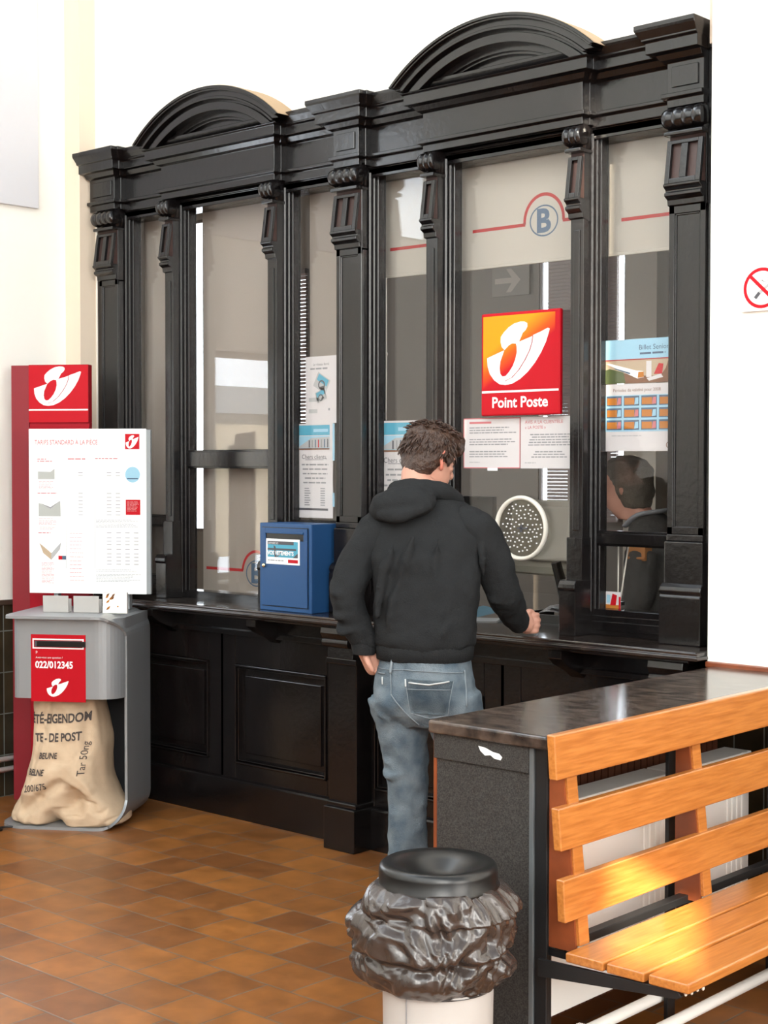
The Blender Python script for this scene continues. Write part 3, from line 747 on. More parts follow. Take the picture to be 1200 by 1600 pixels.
sh.poly([(.21, .03), (.23, .068), (.25, .066), (.245, .03)], RED, 3); sh.poly([(.26, .05), (.27, .078), (.30, .076), (.30, .03), (.25, .0), (.22, .0)], BROWNP, 3)
sh.poly([(.18, .016), (.24, .03), (.25, .018), (.19, .006)], PAPER, 4)
o = sh.build('ticket_poster'); setp(o, 'poster headed Billet Seniors with pale blue band and train picture, above the calendar sheet', 'poster')
sh = Sheet((-3.207, PY+.012, 1.652), *FR, .30, .246, .0008, PAPER)
sh.text('Périodes de validité pour 2008', .035, .218, .0165, BROWNP, 1)
sh.rect(.0, .072, .30, .205, PALEB, 1)
for i in range(4):
    for j in range(3):
        x0 = .008+i*.075; z0 = .078+j*.044
        sh.rect(x0, z0, x0+.066, z0+.036, LOGOB, 2); sh.rect(x0+.003, z0+.004, x0+.046, z0+.029, YELLOWO, 3)
        sh.poly([(x0+.046, z0+.004), (x0+.063, z0+.006), (x0+.063, z0+.03), (x0+.05, z0+.029)], PALEB if (i+j) % 2 else PINK, 3)
sh.lines(.03, .18, .055, 1, .01, GREYL); sh.ring(.275, .022, .012, .012, .003, BROWNP, 1)
o = sh.build('calendar_sheet'); setp(o, 'white sheet with twelve small orange calendar pictures, below the Billet Seniors poster', 'poster')
sh = Sheet((-3.20, PY+.014, 1.071), *FR, .066, .062, .0008, PAPER)
sh.rect(0, 0, .066, .014, YELLOWO, 1); sh.poly([(.02, .012), (.045, .012), (.05, .05), (.03, .055)], RED, 2); sh.rect(.005, .02, .02, .05, PALEB, 2); sh.rect(.058, 0, .066, .045, RED, 3)
o = sh.build('sticker'); setp(o, 'small colourful card in the bottom left corner of the lower right window', 'card')
# no smoking sign on the pier
sh = Sheet((-2.514, 4.488, 2.102), *FR, .150, .146, .014, WHITE)
sh.ring(.078, .073, .066, .066, .011, RED, 1)
sh.poly([(.030, .112), (.038, .120), (.126, .036), (.118, .027)], RED, 3)
sh.poly([(.05, .045), (.066, .062), (.074, .054), (.058, .037)], INK, 2); sh.poly([(.066, .062), (.10, .085), (.104, .078), (.074, .054)], GREYL, 2)
for a, b_ in ((.06, .078), (.075, .09), (.09, .10)): sh.ring(a, b_, .012, .008, .002, GREYL, 2)
o = sh.build('no_smoking_sign', bevel=.0); setp(o, 'square white no smoking sign with red ring on the white wall right of the booth', 'sign')

# ------------------------------------------------------------------ blue letter box on the ledge
t = thing('letter_box', 'blue metal wall letter box with slot and notice standing on the wooden ledge', 'letter box', (-4.66, 4.55, LT))
x0, x1 = -4.825, -4.508
obj('body', box(NB(), x0, x1, 4.50, 4.625, LT, 1.352), BLUE, t, bevel=.004)
obj('wedge_back', prism(NB(), [(4.62, LT+.0), (4.632, LT), (4.632, 1.15), (4.656, 1.22), (4.656, 1.352), (4.62, 1.352)], 'x', x0+.012, x1-.001), BLUE, t, bevel=.003)
bm = NB(); g = .0035
dx0, dx1, dz0, dz1 = x0+.020, x1-.022, LT+.022, 1.332
box(bm, dx0, dx1, 4.494, 4.500, dz0, dz0+.28); box(bm, dx0, dx0+.022, 4.494, 4.50, dz0+.28, dz1); box(bm, dx1-.022, dx1, 4.494, 4.50, dz0+.28, dz1)
box(bm, dx0+.022, dx1-.022, 4.494, 4.50, dz0+.314, dz1)
dr = obj('door', bm, BLUE, t, bevel=.0015)
bm = NB()
for a in ((dx0-g, dx0, dz0-g, dz1+g), (dx1, dx1+g, dz0-g, dz1+g), (dx0, dx1, dz0-g, dz0), (dx0, dx1, dz1, dz1+g)): box(bm, a[0], a[1], 4.4985, 4.5005, a[2], a[3])
box(bm, dx0+.022, dx1-.022, 4.4985, 4.4995, dz0+.28, dz0+.314)
obj('door_gap', bm, BLACKP, t)
obj('slot_lip', B(dx0+.020, dx1-.020, 4.488, 4.496, dz0+.31, dz0+.318), BLUE, dr, bevel=.001)
obj('lock', lathe(NB(), [(.004, 4.484), (.009, 4.486), (.009, 4.495)], (dx0+.016, 0, 1.170), n=16, axis='y'), mat('brass_lock', (.8, .68, .4), .25, 1), dr, smooth=True)
sh = Sheet((dx0+.028, 4.4925, 1.178), *FR, .205, .108, .0006, WHITE)
sh.rect(.010, .030, .195, .098, SKYB, 1); sh.rect(.010, .084, .170, .098, INK, 2); sh.rect(.010, .060, .185, .068, INK, 2)
sh.text('DEPOSEZ ICI', .014, .0855, .011, WHITE, 3); sh.text('VOS VETEMENTS', .012, .040, .0235, WHITE, 4, bold=.03, sx=.9)
sh.poly([(.055, .03), (.068, .03), (.060, .075), (.048, .08)], INK, 3); sh.poly([(.068, .032), (.074, .032), (.098, .052), (.09, .056)], INK, 3); sh.poly([(.165, .03), (.195, .03), (.195, .05)], INK, 3)
sh.lines(.012, .11, .014, 1, .01, GREYP, .004); sh.rect(.135, .008, .195, .022, RED, 1)
sh.build('label', dr)

# ------------------------------------------------------------------ oval speaking grille on the glass
t = thing('speaking_grille', 'cream oval ring with perforated glass disc fixed in the right window at mouth height', 'grille', (-3.57, 4.70, 1.24))
cx, cz = -3.570, 1.358
bm = NB(); n = 40; rings = []
for i in range(n):
    a = 2*PI*i/n; row = []
    for k in range(10):
        b_ = 2*PI*k/10; rr = .0085*math.cos(b_); yy = 4.704-.012*math.sin(b_)
        row.append(bm.verts.new((cx+(.118+rr)*math.cos(a), yy, cz+(.118+rr)*math.sin(a))))
    rings.append(row)
for i in range(n):
    A, Bq = rings[i], rings[(i+1) % n]
    for k in range(10): bm.faces.new([A[k], A[(k+1) % 10], Bq[(k+1) % 10], Bq[k]])
obj('ring', bm, OFFW, t, smooth=True)
obj('disc', lathe(NB(), [(.114, 4.708), (.114, 4.712)], (cx, 0, cz), n=40, axis='y'), glass_mat('grey_acrylic', 1.45, (.75, .73, .68)), t)
bm = NB(); rnd = random.Random(4)
for i in range(-5, 6):
    for j in range(-5, 6):
        px_, pz_ = (i+.5*(j % 2))*.0195, j*.0175
        px_ += rnd.uniform(-.005, .005); pz_ += rnd.uniform(-.005, .005)
        if px_**2+pz_**2 < .095**2: lathe(bm, [(.0030, 4.705), (.0030, 4.709)], (cx+px_, 0, cz+pz_), n=8, axis='y')
obj('perforations', bm, WHITE, t)
bm = NB(); box(bm, cx-.02, cx+.028, 4.703, 4.707, cz-.004, cz+.003); box(bm, cx-.006, cx+.004, 4.703, 4.707, cz-.016, cz+.012)
obj('catch', bm, INK, t)

# ------------------------------------------------------------------ things on the clerk's desk
t = thing('monitor', 'grey-beige computer screen seen from behind, below the oval speaking grille', 'monitor', (-3.80, 5.12, .93))
T = Matrix.Translation((-3.875, 5.12, 0)) @ Matrix.Rotation(math.radians(-8), 4, 'Z') @ Matrix.Rotation(math.radians(-6), 4, 'X')
bm = NB(); box(bm, -.20, .20, -.02, .03, 1.14, 1.46, T=T); box(bm, -.17, .17, -.045, -.02, 1.20, 1.43, T=T)
obj('screen_housing', bm, MONI, t, bevel=.008)
obj('lower_bezel', box(NB(), -.20, .20, -.026, -.018, 1.145, 1.175, T=T), mat('monitor_bezel', (.27, .25, .20), .45), t, bevel=.002)
bm = NB(); tube(bm, [(-3.70, 5.16, .95), (-3.70, 5.17, 1.05), (-3.72, 5.14, 1.20)], .022); box(bm, -3.86, -3.58, 5.06, 5.26, .93, .948)
obj('stand', bm, BLACKP, t, bevel=.003)
t = thing('monitor', 'dark flat screen left of the oval speaking grille, partly hidden by the customer', 'monitor', (-4.08, 5.0, .93))
obj('screen_housing', B(-4.30, -3.935, 4.99, 5.02, 1.16, 1.47), BLACKP, t, bevel=.005)
obj('stand', box(B(-4.13, -4.10, 5.0, 5.03, .93, 1.2), -4.22, -4.01, 4.94, 5.08, .93, .94), BLACKP, t, bevel=.003)
t = thing('document_tray', 'dark plastic tray with loose papers at the counter opening', 'tray', (-3.50, 4.90, .98))
bm = NB(); box(bm, -3.66, -3.33, 4.80, 5.04, .975, .985); box(bm, -3.66, -3.33, 4.80, 4.806, .985, 1.02); box(bm, -3.336, -3.33, 4.80, 5.04, .985, 1.02); box(bm, -3.66, -3.654, 4.80, 5.04, .985, 1.02)
obj('tray_body', bm, BLACKP, t, bevel=.002)
for k, (x, y, z, a, m_, lab) in enumerate([(-3.50, 4.92, 1.03, .3, PAPER, 'white sheet fanned on top of the dark tray at the counter opening'), (-3.46, 4.90, 1.045, -.25, GREYL, 'pale grey sheet lying crosswise on the dark tray'), (-3.86, 4.78, LT+.004, .5, WHITE, 'white slip of paper on the ledge just behind the customer\'s elbow'), (-3.95, 4.93, .995, -.2, PALEB, 'pale blue form on the desk left of the monitor foot')]):
    T = Matrix.Translation((x, y, z)) @ Matrix.Rotation(a, 4, 'Z') @ Matrix.Rotation(.12 if k != 2 else 0, 4, 'X')
    bm = NB(); N_ = 6; g_ = []
    for i in range(N_+1):
        g_.append([bm.verts.new(T @ Vector((-.10+.2*i/N_, yy, .008*math.sin(i*1.1)*(1 if k != 2 else .1)))) for yy in (-.07, .07)])
    for i in range(N_): bm.faces.new([g_[i][0], g_[i+1][0], g_[i+1][1], g_[i][1]])
    bmesh.ops.solidify(bm, geom=bm.faces[:], thickness=.001)
    o = obj('paper_sheet', bm, m_); setp(o, lab, 'paper')
t = thing('pen_cup', 'clear grey cup with a chrome rim beside the customer\'s right hand', 'cup', (-3.345, 4.70, LT))
obj('cup_body', lathe(NB(), [(.020, LT), (.024, LT+.05), (.022, LT+.05), (.018, LT+.004)], (-3.325, 4.66, 0), n=20), GREYMET, t, smooth=True)
obj('rim', lathe(NB(), [(.022, LT+.046), (.026, LT+.048), (.026, LT+.054), (.022, LT+.056)], (-3.325, 4.66, 0), n=20), CHROME, t, smooth=True)
for k, (x, y, lab) in enumerate([(-3.46, 4.86, 'stack of silver clips beside the tray at the counter opening')]):
    t = thing('desk_organiser', lab, 'organiser', (x, y, .93))
    bm = NB(); box(bm, x-.03, x+.10, y-.03, y+.03, .93, .975); obj('box_body', bm, GREYMET, t, bevel=.004)
    bm = NB()
    for q in range(4): box(bm, x-.02+q*.03, x-.005+q*.03, y-.034, y-.029, .94, .968)
    obj('drawer_fronts', bm, CHROME, t)
t = thing('rod_stand', 'two thin pale rods leaning in a V behind the lower right window', 'rods', (-3.2, 4.80, .98))
for a, b_ in (((-3.180, 4.80, 1.09), (-3.155, 4.82, 1.31)), ((-3.182, 4.79, 1.09), (-3.188, 4.80, 1.31))):
    obj('rod', tube(NB(), [a, b_], .003, n=8), OFFW, t, smooth=True)
obj('clip', B(-3.20, -3.165, 4.785, 4.81, 1.078, 1.092), BLACKP, t)
bm = NB(); box(bm, -3.26, -3.18, 4.97, 5.02, 1.235, 1.30); box(bm, -3.26, -3.18, 4.965, 4.97, 1.24, 1.25)
o = obj('wooden_box', bm, mat('orange_box_wood', (.35, .14, .04), .5), bevel=.003); setp(o, 'small orange-brown wooden box behind the left edge of the lower right window', 'box')

# ------------------------------------------------------------------ clerk behind the glass
clerk = thing('person', 'grey-haired person in a grey shirt behind the right window, head bent down to the left', 'person', (-3.28, 5.3, 0))
bm = NB()
F_ = Vector((-.85, -.2, 0)).normalized(); Rr = Vector((-.2, .85, 0)).normalized()
hc = Vector((-3.395, 5.17, 1.515))
loft(bm, [(hc+Vector((.03, 0, -.13)), Rr, F_, .055, .06), (hc+Vector((-.0, 0, -.09)), Rr, F_, .06, .075), (hc+Vector((-.03, 0, -.04)), Rr, F_, .068, .09), (hc+Vector((-.015, 0, .02)), Rr, F_, .076, .098), (hc+Vector((0, 0, .07)), Rr, F_, .07, .09), (hc+Vector((.005, 0, .105)), Rr, F_, .04, .05)], n=24)
tube(bm, [hc+Vector((.03, 0, -.06)), hc+Vector((.07, .01, -.15)), hc+Vector((.10, .03, -.24))], [.056, .056, .065], n=16)
ball(bm, hc+F_*.10+Vector((0, 0, -.03)), .018, .014, .022)                      # nose
ball(bm, hc-Rr*.075+Vector((.01, 0, -.01)), .018, .01, .03)                     # ear
ball(bm, hc+F_*.085+Vector((0, 0, -.075)), .02, .025, .010)
loft(bm, [((-3.28, 5.24, .60), Rr, F_, .16, .12), ((-3.26, 5.24, .95), Rr, F_, .16, .12), ((-3.26, 5.22, 1.22), Rr, F_, .18, .12), ((-3.29, 5.20, 1.31), Rr, F_, .12, .09)])
for s in (-1, 1):
    sh0 = Vector((-3.27, 5.22, 1.27))+Rr*s*.19
    el = sh0+Vector((-.04, -.02, -.24)); wr_ = Vector((-3.48, 5.08+s*.06, .98))
    tube(bm, [sh0, el, wr_], [.05, .042, .028], n=12)
    pm = wr_+Vector((-.05, 0, -.02)); ball(bm, pm, .045, .038, .016)
    for k in range(4):
        b0 = pm+Vector((-.03, -.027+.018*k, 0)); tube(bm, [b0, b0+Vector((-.03, 0, .004)), b0+Vector((-.055, 0, -.012))], [.009, .008, .007], n=8)
    tube(bm, [pm+Vector((.0, -.035*s, 0)), pm+Vector((-.03, -.055*s, .0)), pm+Vector((-.05, -.05*s, -.008))], [.010, .009, .008], n=8)
    for q in (.10,):
        tube(bm, [Vector((-3.28, 5.24, .62))+Rr*s*q, Vector((-3.50, 5.22, .58))+Rr*s*q, Vector((-3.52, 5.22, .30))+Rr*s*q, Vector((-3.50, 5.22, .05))+Rr*s*q], [.085, .07, .055, .045], n=12)
body = obj('body', bm, SKIN, clerk); remesh(body, .007, 3)
bm = NB()
loft(bm, [(hc+Vector((.045, 0, -.085)), Rr, F_, .060, .055), (hc+Vector((.04, 0, -.03)), Rr, F_, .082, .075), (hc+Vector((.02, 0, .02)), Rr, F_, .086, .092), (hc+Vector((.005, 0, .07)), Rr, F_, .082, .104), (hc+Vector((.0, 0, .105)), Rr, F_, .062, .078), (hc+Vector((0, 0, .125)), Rr, F_, .02, .03)], n=24)
o = obj('hair', bm, HAIRG, clerk, label='short grey hair'); remesh(o, .008, 3, .012, .03)
bm = NB()
loft(bm, [((-3.28, 5.24, .60), Rr, F_, .175, .135), ((-3.26, 5.24, .95), Rr, F_, .18, .135), ((-3.26, 5.22, 1.20), Rr, F_, .205, .135), ((-3.27, 5.21, 1.29), Rr, F_, .18, .115), ((-3.30, 5.20, 1.37), Rr, F_, .10, .085), ((-3.32, 5.19, 1.41), Rr, F_, .07, .07)])
for s in (-1, 1):
    sh0 = Vector((-3.27, 5.22, 1.27))+Rr*s*.19
    el = sh0+Vector((-.04, -.02, -.24)); wr_ = Vector((-3.45, 5.09+s*.06, 1.0))
    tube(bm, [sh0, el, wr_], [.072, .058, .042], n=14)
o = obj('shirt', bm, SHIRT, clerk, label='grey-blue shirt'); remesh(o, .008, 4, .02, .08)
o = obj('collar', tube(NB(), [(-3.37, 5.12, 1.36), (-3.30, 5.10, 1.405), (-3.24, 5.17, 1.42), (-3.28, 5.27, 1.42)], .014, n=10, flat=.6), mat('pale_collar', (.30, .31, .33), .9), clerk, smooth=True)
bm = NB()
for s in (-1, 1): tube(bm, [Vector((-3.28, 5.24, .64))+Rr*s*.1, Vector((-3.50, 5.22, .60))+Rr*s*.1, Vector((-3.52, 5.22, .30))+Rr*s*.1, Vector((-3.50, 5.22, .10))+Rr*s*.1], [.11, .09, .075, .07], n=14)
o = obj('trousers', bm, INK, clerk); remesh(o, .012, 3)
t = thing('office_chair', 'dark office chair the clerk sits on', 'chair', (-3.28, 5.24, 0))
bm = NB(); box(bm, -3.48, -3.06, 5.02, 5.46, .44, .52); obj('seat', bm, BLACKP, t, bevel=.02)
bm = NB(); tube(bm, [(-3.28, 5.24, .06), (-3.28, 5.24, .44)], .025)
for k in range(5):
    a = 2*PI*k/5; tube(bm, [(-3.28, 5.24, .07), (-3.28+.25*math.cos(a), 5.24+.25*math.sin(a), .03)], .018)
obj('base', bm, BLACKM, t)

# ------------------------------------------------------------------ silver post box stand (local s: right->left, t: front->back)
A34 = math.radians(34)
UU = Vector((math.cos(A34), math.sin(A34), 0)); VV = Vector((-math.sin(A34), math.cos(A34), 0)); OO = Vector((-5.30, 4.10, 0))
ST = Matrix.Translation(OO) @ Matrix.Rotation(A34, 4, 'Z')          # local x = -s, y = t
stand = thing('post_box_stand', 'silver metal post box stand with red slot plate, canvas sack and tariff board', 'post box', (-5.30, 4.10, 0), A34)
TH = .012
bm = NB(); R_ = .09
# bent sheet: base plate -> right side -> top shelf, profile in local XZ swept along Y with rounded front corners
path = [(-.56, .006)]
path += [(-R_+R_*math.sin(a), .006+R_-R_*math.cos(a)) for a in [PI/2*i/8 for i in range(9)]]
path += [(-R_+R_*math.cos(a), .935-R_+R_*math.sin(a)) for a in [PI/2*i/8 for i in range(9)]]
path += [(-.52, .935)]
arc_l = [0]
for p, q in zip(path, path[1:]): arc_l.append(arc_l[-1]+math.hypot(q[0]-p[0], q[1]-p[1]))
def yfront(x, z):
    # base plate and shelf reach forward, the upright side is set back
    if .02 < z < .92:
        k = min(1, (z-.02)/.09, (.92-z)/.07); y = .115*k**.7
    else: y = 0
    if x < -.44 and z < .5: y = max(y, .10-math.sqrt(max(0, .10**2-(max(0, -.44-x)*.85)**2)))
    if x < -.42 and z > .5: y = max(y, .10-math.sqrt(max(0, .10**2-(max(0, -.42-x))**2))-.03)
    if z >= .92: y -= .03
    if x > -.12 and (z <= .02 or z >= .92): y += .10-math.sqrt(max(0, .10**2-(max(0, x+.12))**2))
    return y
fine = []
for (p, q) in zip(path, path[1:]):
    n_ = max(1, int(math.hypot(q[0]-p[0], q[1]-p[1])/.02))
    for i in range(n_): fine.append((p[0]+(q[0]-p[0])*i/n_, p[1]+(q[1]-p[1])*i/n_))
fine.append(path[-1]); prev = None
for i, (x, z) in enumerate(fine):
    a = fine[max(i-1, 0)]; b_ = fine[min(i+1, len(fine)-1)]; t_ = Vector((b_[0]-a[0], b_[1]-a[1])).normalized(); nn = Vector((-t_.y, t_.x))*TH/2
    yf = yfront(x, z); yb = .50
    yb = .46
    cur = [bm.verts.new(ST @ Vector(v)) for v in ((x-nn.x, yf, z-nn.y), (x+nn.x, yf, z+nn.y), (x+nn.x, yb, z+nn.y), (x-nn.x, yb, z-nn.y))]
    if prev:
        for k in range(4): bm.faces.new([prev[k], prev[(k+1) % 4], cur[(k+1) % 4], cur[k]])
    else: bm.faces.new(cur)
    prev = cur
bm.faces.new(prev[::-1])
obj('bent_frame', bm, SILVER, stand, smooth=False)
# curved box with the slot
bm = NB(); pts = [(-.485, .45), (-.485, .05)]
pts += [(-.455-.03*math.cos(a), .05-.03*math.sin(a)) for a in [PI/2*i/4 for i in range(5)]]
pts += [(-.11+.11*math.sin(a), .13-.11*math.cos(a)) for a in [PI/2*i/10 for i in range(11)]]
pts += [(0-.003, .45)]
prism(bm, pts, 'z', .575, .928, T=ST)
bx_ = obj('box_body', bm, SILVER, stand, bevel=.003)
sh = Sheet(ST @ Vector((-.400, .019, .562)), UU, Vector((0, 0, 1)), .250, .295, .002, RED)
sh.rect(.008, .232, .242, .277, WHITE, 1); sh.rect(.014, .238, .236, .271, RED, 2); sh.rect(.017, .241, .233, .268, INK, 3)
sh.text('p', .022, .214, .018, WHITE, 1); sh.text('Avez-vous une question ?', .022, .190, .012, WHITE, 1)
sh.text('022/012345', .020, .148, .042, WHITE, 1, bold=.03, sx=.86)
sh.horn(.072, .022, .100, l=1)
sh.build('slot_plate', stand)
bm = NB(); box(bm, -.37, -.15, .012, .018, .804, .828, T=ST); obj('slot_recess', bm, BLACKP, stand)
# dark inside panel + totem
obj('back_panel', box(NB(), -.40, -.06, .46, .48, .02, .57, T=ST), mat('dark_grey_panel', (.03, .03, .033), .5), stand)
tot = thing('totem', 'tall red post totem with white horn logo behind the silver stand', 'totem', (-5.87, 4.38, 0), A34)
TT = Matrix.Translation(OO) @ Matrix.Rotation(A34, 4, 'Z')
bm = NB(); box(bm, -.700, -.612, .555, .575, 0, 2.07, T=ST); box(bm, -.700, -.690, .57, .63, 0, 2.07, T=ST)
obj('side_strip', bm, mat('totem_dark_red', (.22, .004, .012), .5), tot, bevel=.002)
bm = NB(); box(bm, -.612, -.317, .55, .60, 0, 1.776, T=ST); box(bm, -.612, -.317, .55, .60, 1.80, 2.072, T=ST); box(bm, -.612, -.317, .56, .60, 1.776, 1.80, T=ST)
obj('panel', bm, REDD, tot, bevel=.002)
sh = Sheet(ST @ Vector((-.610, .548, 1.800)), UU, Vector((0, 0, 1)), .291, .268, .001, RED)
sh.horn(.026, .078, .232, back=REDLINE, l=1); sh.rect(0, .056, .291, .063, WHITE, 1)
sh.build('logo_print', tot)
# tariff board
bd = thing('tariff_board', 'white tariff board titled Tarifs standard à la pièce standing above the silver shelf', 'price board', tuple(ST @ Vector((-.24, .345, .93))), A34)
obj('board', box(NB(), -.522, .050, .332, .352, 1.012, 1.760, T=ST), mat('board_grey_edge', (.25, .27, .28), .5), bd, bevel=.003)
sh = Sheet(ST @ Vector((-.526, .331, 1.012)), UU, Vector((0, 0, 1)), .556, .752, .001, mat('board_white', (.84, .84, .84), .45))
Wd, Hd = .556, .752
fx = lambda p: (p-88)/1070*Wd
fy = lambda p: (1520-p)/1455*Hd
sh.text('TARIFS STANDARD À LA PIÈCE', fx(140), fy(203), .030, PINK, 1, bold=.012, sx=.73)
sh.rect(fx(968), fy(245), fx(1098), fy(110), RED, 1); sh.horn(fx(975), fy(238), .060, l=2, asp=1)
sh.disc(fx(1035), fy(468), .035, .036, PALEB, 1); sh.rect(fx(985), fy(508), fx(1085), fy(498), LOGOB, 2)
sh.rect(fx(972), fy(822), fx(1104), fy(688), RED, 1); sh.lines(fx(985), fx(1090), fy(710), 8, .006, PINK, .0035, l=2)
for a in ((165, 355, 1, 320), (165, 335, 1, 260), (165, 638, 1, 355), (170, 990, 1, 320)): sh.lines(fx(a[0]), fx(a[3]), fy(a[1]), 1, .01, PINK, .004)
sh.lines(fx(445), fx(640), fy(335), 1, .01, PINK, .005); sh.lines(fx(695), fx(960), fy(332), 1, .01, PINK, .005)
ENVL = mat('envelope_photo_grey', (.38, .39, .37), .8)
sh.poly([(fx(170), fy(510)), (fx(325), fy(510)), (fx(325), fy(415)), (fx(285), fy(445)), (fx(170), fy(440))], ENVL, 1)
sh.poly([(fx(175), fy(838)), (fx(378), fy(838)), (fx(375), fy(700)), (fx(285), fy(765)), (fx(175), fy(720))], ENVL, 1); sh.poly([(fx(175), fy(716)), (fx(285), fy(770)), (fx(375), fy(700)), (fx(285), fy(757))], GREYP, 2)
sh.poly([(fx(180), fy(1075)), (fx(290), fy(1165)), (fx(380), fy(1070)), (fx(370), fy(1130)), (fx(290), fy(1225)), (fx(215), fy(1165))], TANP, 1); sh.poly([(fx(290), fy(1165)), (fx(380), fy(1070)), (fx(370), fy(1130)), (fx(290), fy(1225))], GREYL, 2)
sh.rect(fx(355), fy(1222), fx(390), fy(1188), RED, 1); sh.rect(fx(390), fy(1222), fx(425), fy(1188), LOGOB, 1)
for x_, y_, n_, x2 in ((178, 535, 6, 320), (175, 865, 5, 345), (185, 940, 2, 340), (200, 1255, 15, 320)): sh.lines(fx(x_), fx(x2), fy(y_), n_, .0066, mat('faint_red_print', (.62, .36, .36), .8) if x_ == 178 else bpy.data.materials['faint_red_print'], .003)
FG = mat('faint_grey_print', (.40, .40, .41), .8)
for xs, ys in (((560,), (455, 480, 638, 672, 704, 735, 766, 797, 828)), ((820, 900), (455, 480, 638, 672, 704, 735, 766, 797, 828)), ((820, 905, 985, 1065), (985, 1030, 1058, 1088, 1130, 1170, 1200, 1232, 1262))):
    for x_ in xs:
        for y_ in ys: sh.rect(fx(x_-20), fy(y_), fx(x_+22), fy(y_-8), FG)
sh.lines(fx(460), fx(600), fy(990), 13, .018, bpy.data.materials['faint_red_print'], .003)
for y_, n_ in ((870, 6), (1310, 2), (1350, 6)): sh.lines(fx(700), fx(1110), fy(y_), n_, .0065, FG, .0025)
for q in (425, 690): sh.rect(fx(q), fy(1300), fx(q+3), fy(350), GREYL)
sh.build('board_print', bd)
bm = NB(); box(bm, -.42, -.40, .36, .40, .94, 1.70, T=ST); box(bm, -.08, -.06, .36, .40, .94, 1.70, T=ST)
obj('posts', bm, SILVER, bd)
# leaflet holders on the shelf
LAB = ['left one of the two grey leaflet holders on the silver shelf', 'right one of the two grey leaflet holders on the silver shelf']
for k, xa in enumerate((-.394, -.252)):
    t = thing('leaflet_holder', LAB[k], 'leaflet holder', tuple(ST @ Vector((xa+.06, .17, .941))), A34, 'grey leaflet holders')
    bm = NB(); box(bm, xa, xa+.118, .150, .154, .941, 1.016, T=ST); box(bm, xa, xa+.118, .19, .194, .941, 1.0, T=ST); box(bm, xa, xa+.118, .15, .194, .941, .945, T=ST); box(bm, xa, xa+.004, .15, .194, .941, .99, T=ST)
    obj('holder_body', bm, mat('grey_holder_plastic_%d' % k, (.42, .40, .38), .35), t, bevel=.0015)
t = thing('leaflet_stack', 'white leaflet with gold floral print standing at the right end of the silver shelf', 'leaflet', tuple(ST @ Vector((-.06, .16, .941))), A34)
obj('leaflets', box(NB(), -.116, -.004, .150, .165, .941, 1.034, T=ST), PAPER, t, bevel=.001)
sh = Sheet(ST @ Vector((-.116, .149, .942)), UU, Vector((0, 0, 1)), .112, .091, .0005, mat('leaflet_cream', (.86, .83, .74), .5))
for k in range(9):
    q = random.Random(k); a, b_ = .008+q.random()*.035, .006+q.random()*.07; sh.poly([(a, b_), (a+.012, b_+.004), (a+.016, b_+.016), (a+.004, b_+.010)], YELLOWO if k % 2 else BROWNP, 1)
sh.disc(.07, .03, .004, .003, YELLOWO, 1)
sh.build('cover_print', t)

# canvas mail sack
sack = thing('mail_sack', 'beige canvas mail sack with black stencilled text slumped under the silver box', 'sack', tuple(ST @ Vector((-.24, .22, .012))), A34)
rows_def = [  # z, centre x, half w, centre y, half d
 (.60, -.300, .140, .235, .150), (.52, -.296, .150, .235, .155), (.44, -.285, .160, .23, .165), (.36, -.278, .165, .22, .175),
 (.28, -.282, .172, .21, .185), (.20, -.285, .182, .20, .195), (.13, -.275, .212, .185, .190), (.07, -.265, .250, .165, .175), (.03, -.262, .262, .15, .160), (.014, -.262, .245, .15, .145)]
def seg(x, z, a, b_):
    ax_, az_ = a; dx, dz = b_[0]-ax_, b_[1]-az_; t_ = max(0, min(1, ((x-ax_)*dx+(z-az_)*dz)/(dx*dx+dz*dz)))
    return math.hypot(x-ax_-dx*t_, z-az_-dz*t_), t_
bm = NB(); NS, NR = 110, 90; rows = []
for j in range(NR+1):
    f = j/NR*(len(rows_def)-1); z, cx, hw, cy, hd = crom(rows_def, f)
    row = []
    for i in range(NS):
        a = 2*PI*i/NS; ca, sa = math.cos(a), math.sin(a); pw = 2/2.9
        x = cx+math.copysign(abs(ca)**pw, ca)*hw; y = cy+math.copysign(abs(sa)**pw, sa)*hd
        low = max(0, min(1, (.34-z)/.30))
        # pinch in the middle of the front near the floor, corners spread like two lobes
        fr = max(0, -sa)
        y += fr*.150*math.exp(-((x+.300)/.034)**2)*max(0, 1-z/.10)
        y += fr*.095*math.exp(-((x+.215)/.050)**2-((z-.125)/.060)**2)
        dd_, t_ = seg(x, z, (-.265, .255), (.0, .075)); y -= fr*.050*math.exp(-(dd_/.022)**2)
        dd_, t_ = seg(x, z, (-.265, .255), (-.235, .05)); y -= fr*.012*math.exp(-(dd_/.02)**2)
        dd_, t_ = seg(x, z, (-.25, .262), (-.46, .150)); y -= fr*.035*math.exp(-(dd_/.024)**2)
        dd_, t_ = seg(x, z, (-.27, .215), (-.44, .075)); y += fr*.035*math.exp(-(dd_/.024)**2)
        dd_, t_ = seg(x, z, (-.12, .16), (-.02, .11)); y += fr*.030*math.exp(-(dd_/.020)**2)
        dd_, t_ = seg(x, z, (-.34, .55), (-.40, .30)); y += fr*.016*math.exp(-(dd_/.018)**2)
        dd_, t_ = seg(x, z, (-.18, .58), (-.165, .34)); y += fr*.014*math.exp(-(dd_/.016)**2)
        q = noise.noise(Vector((x*9, z*5, y*6)))*.016+noise.noise(Vector((x*22+z*14, z*17-x*9, 3)))*.007
        y += q*(-sa); x += noise.noise(Vector((z*8, a*2, 5)))*.010
        fold = abs(noise.noise(Vector((x*11-z*9, z*8+x*6, 9))))
        y += max(0, .13-fold)*.10*fr*(.3+low)
        row.append(bm.verts.new(ST @ Vector((x, max(y, .008), max(z, .013)))))
    rows.append(row)
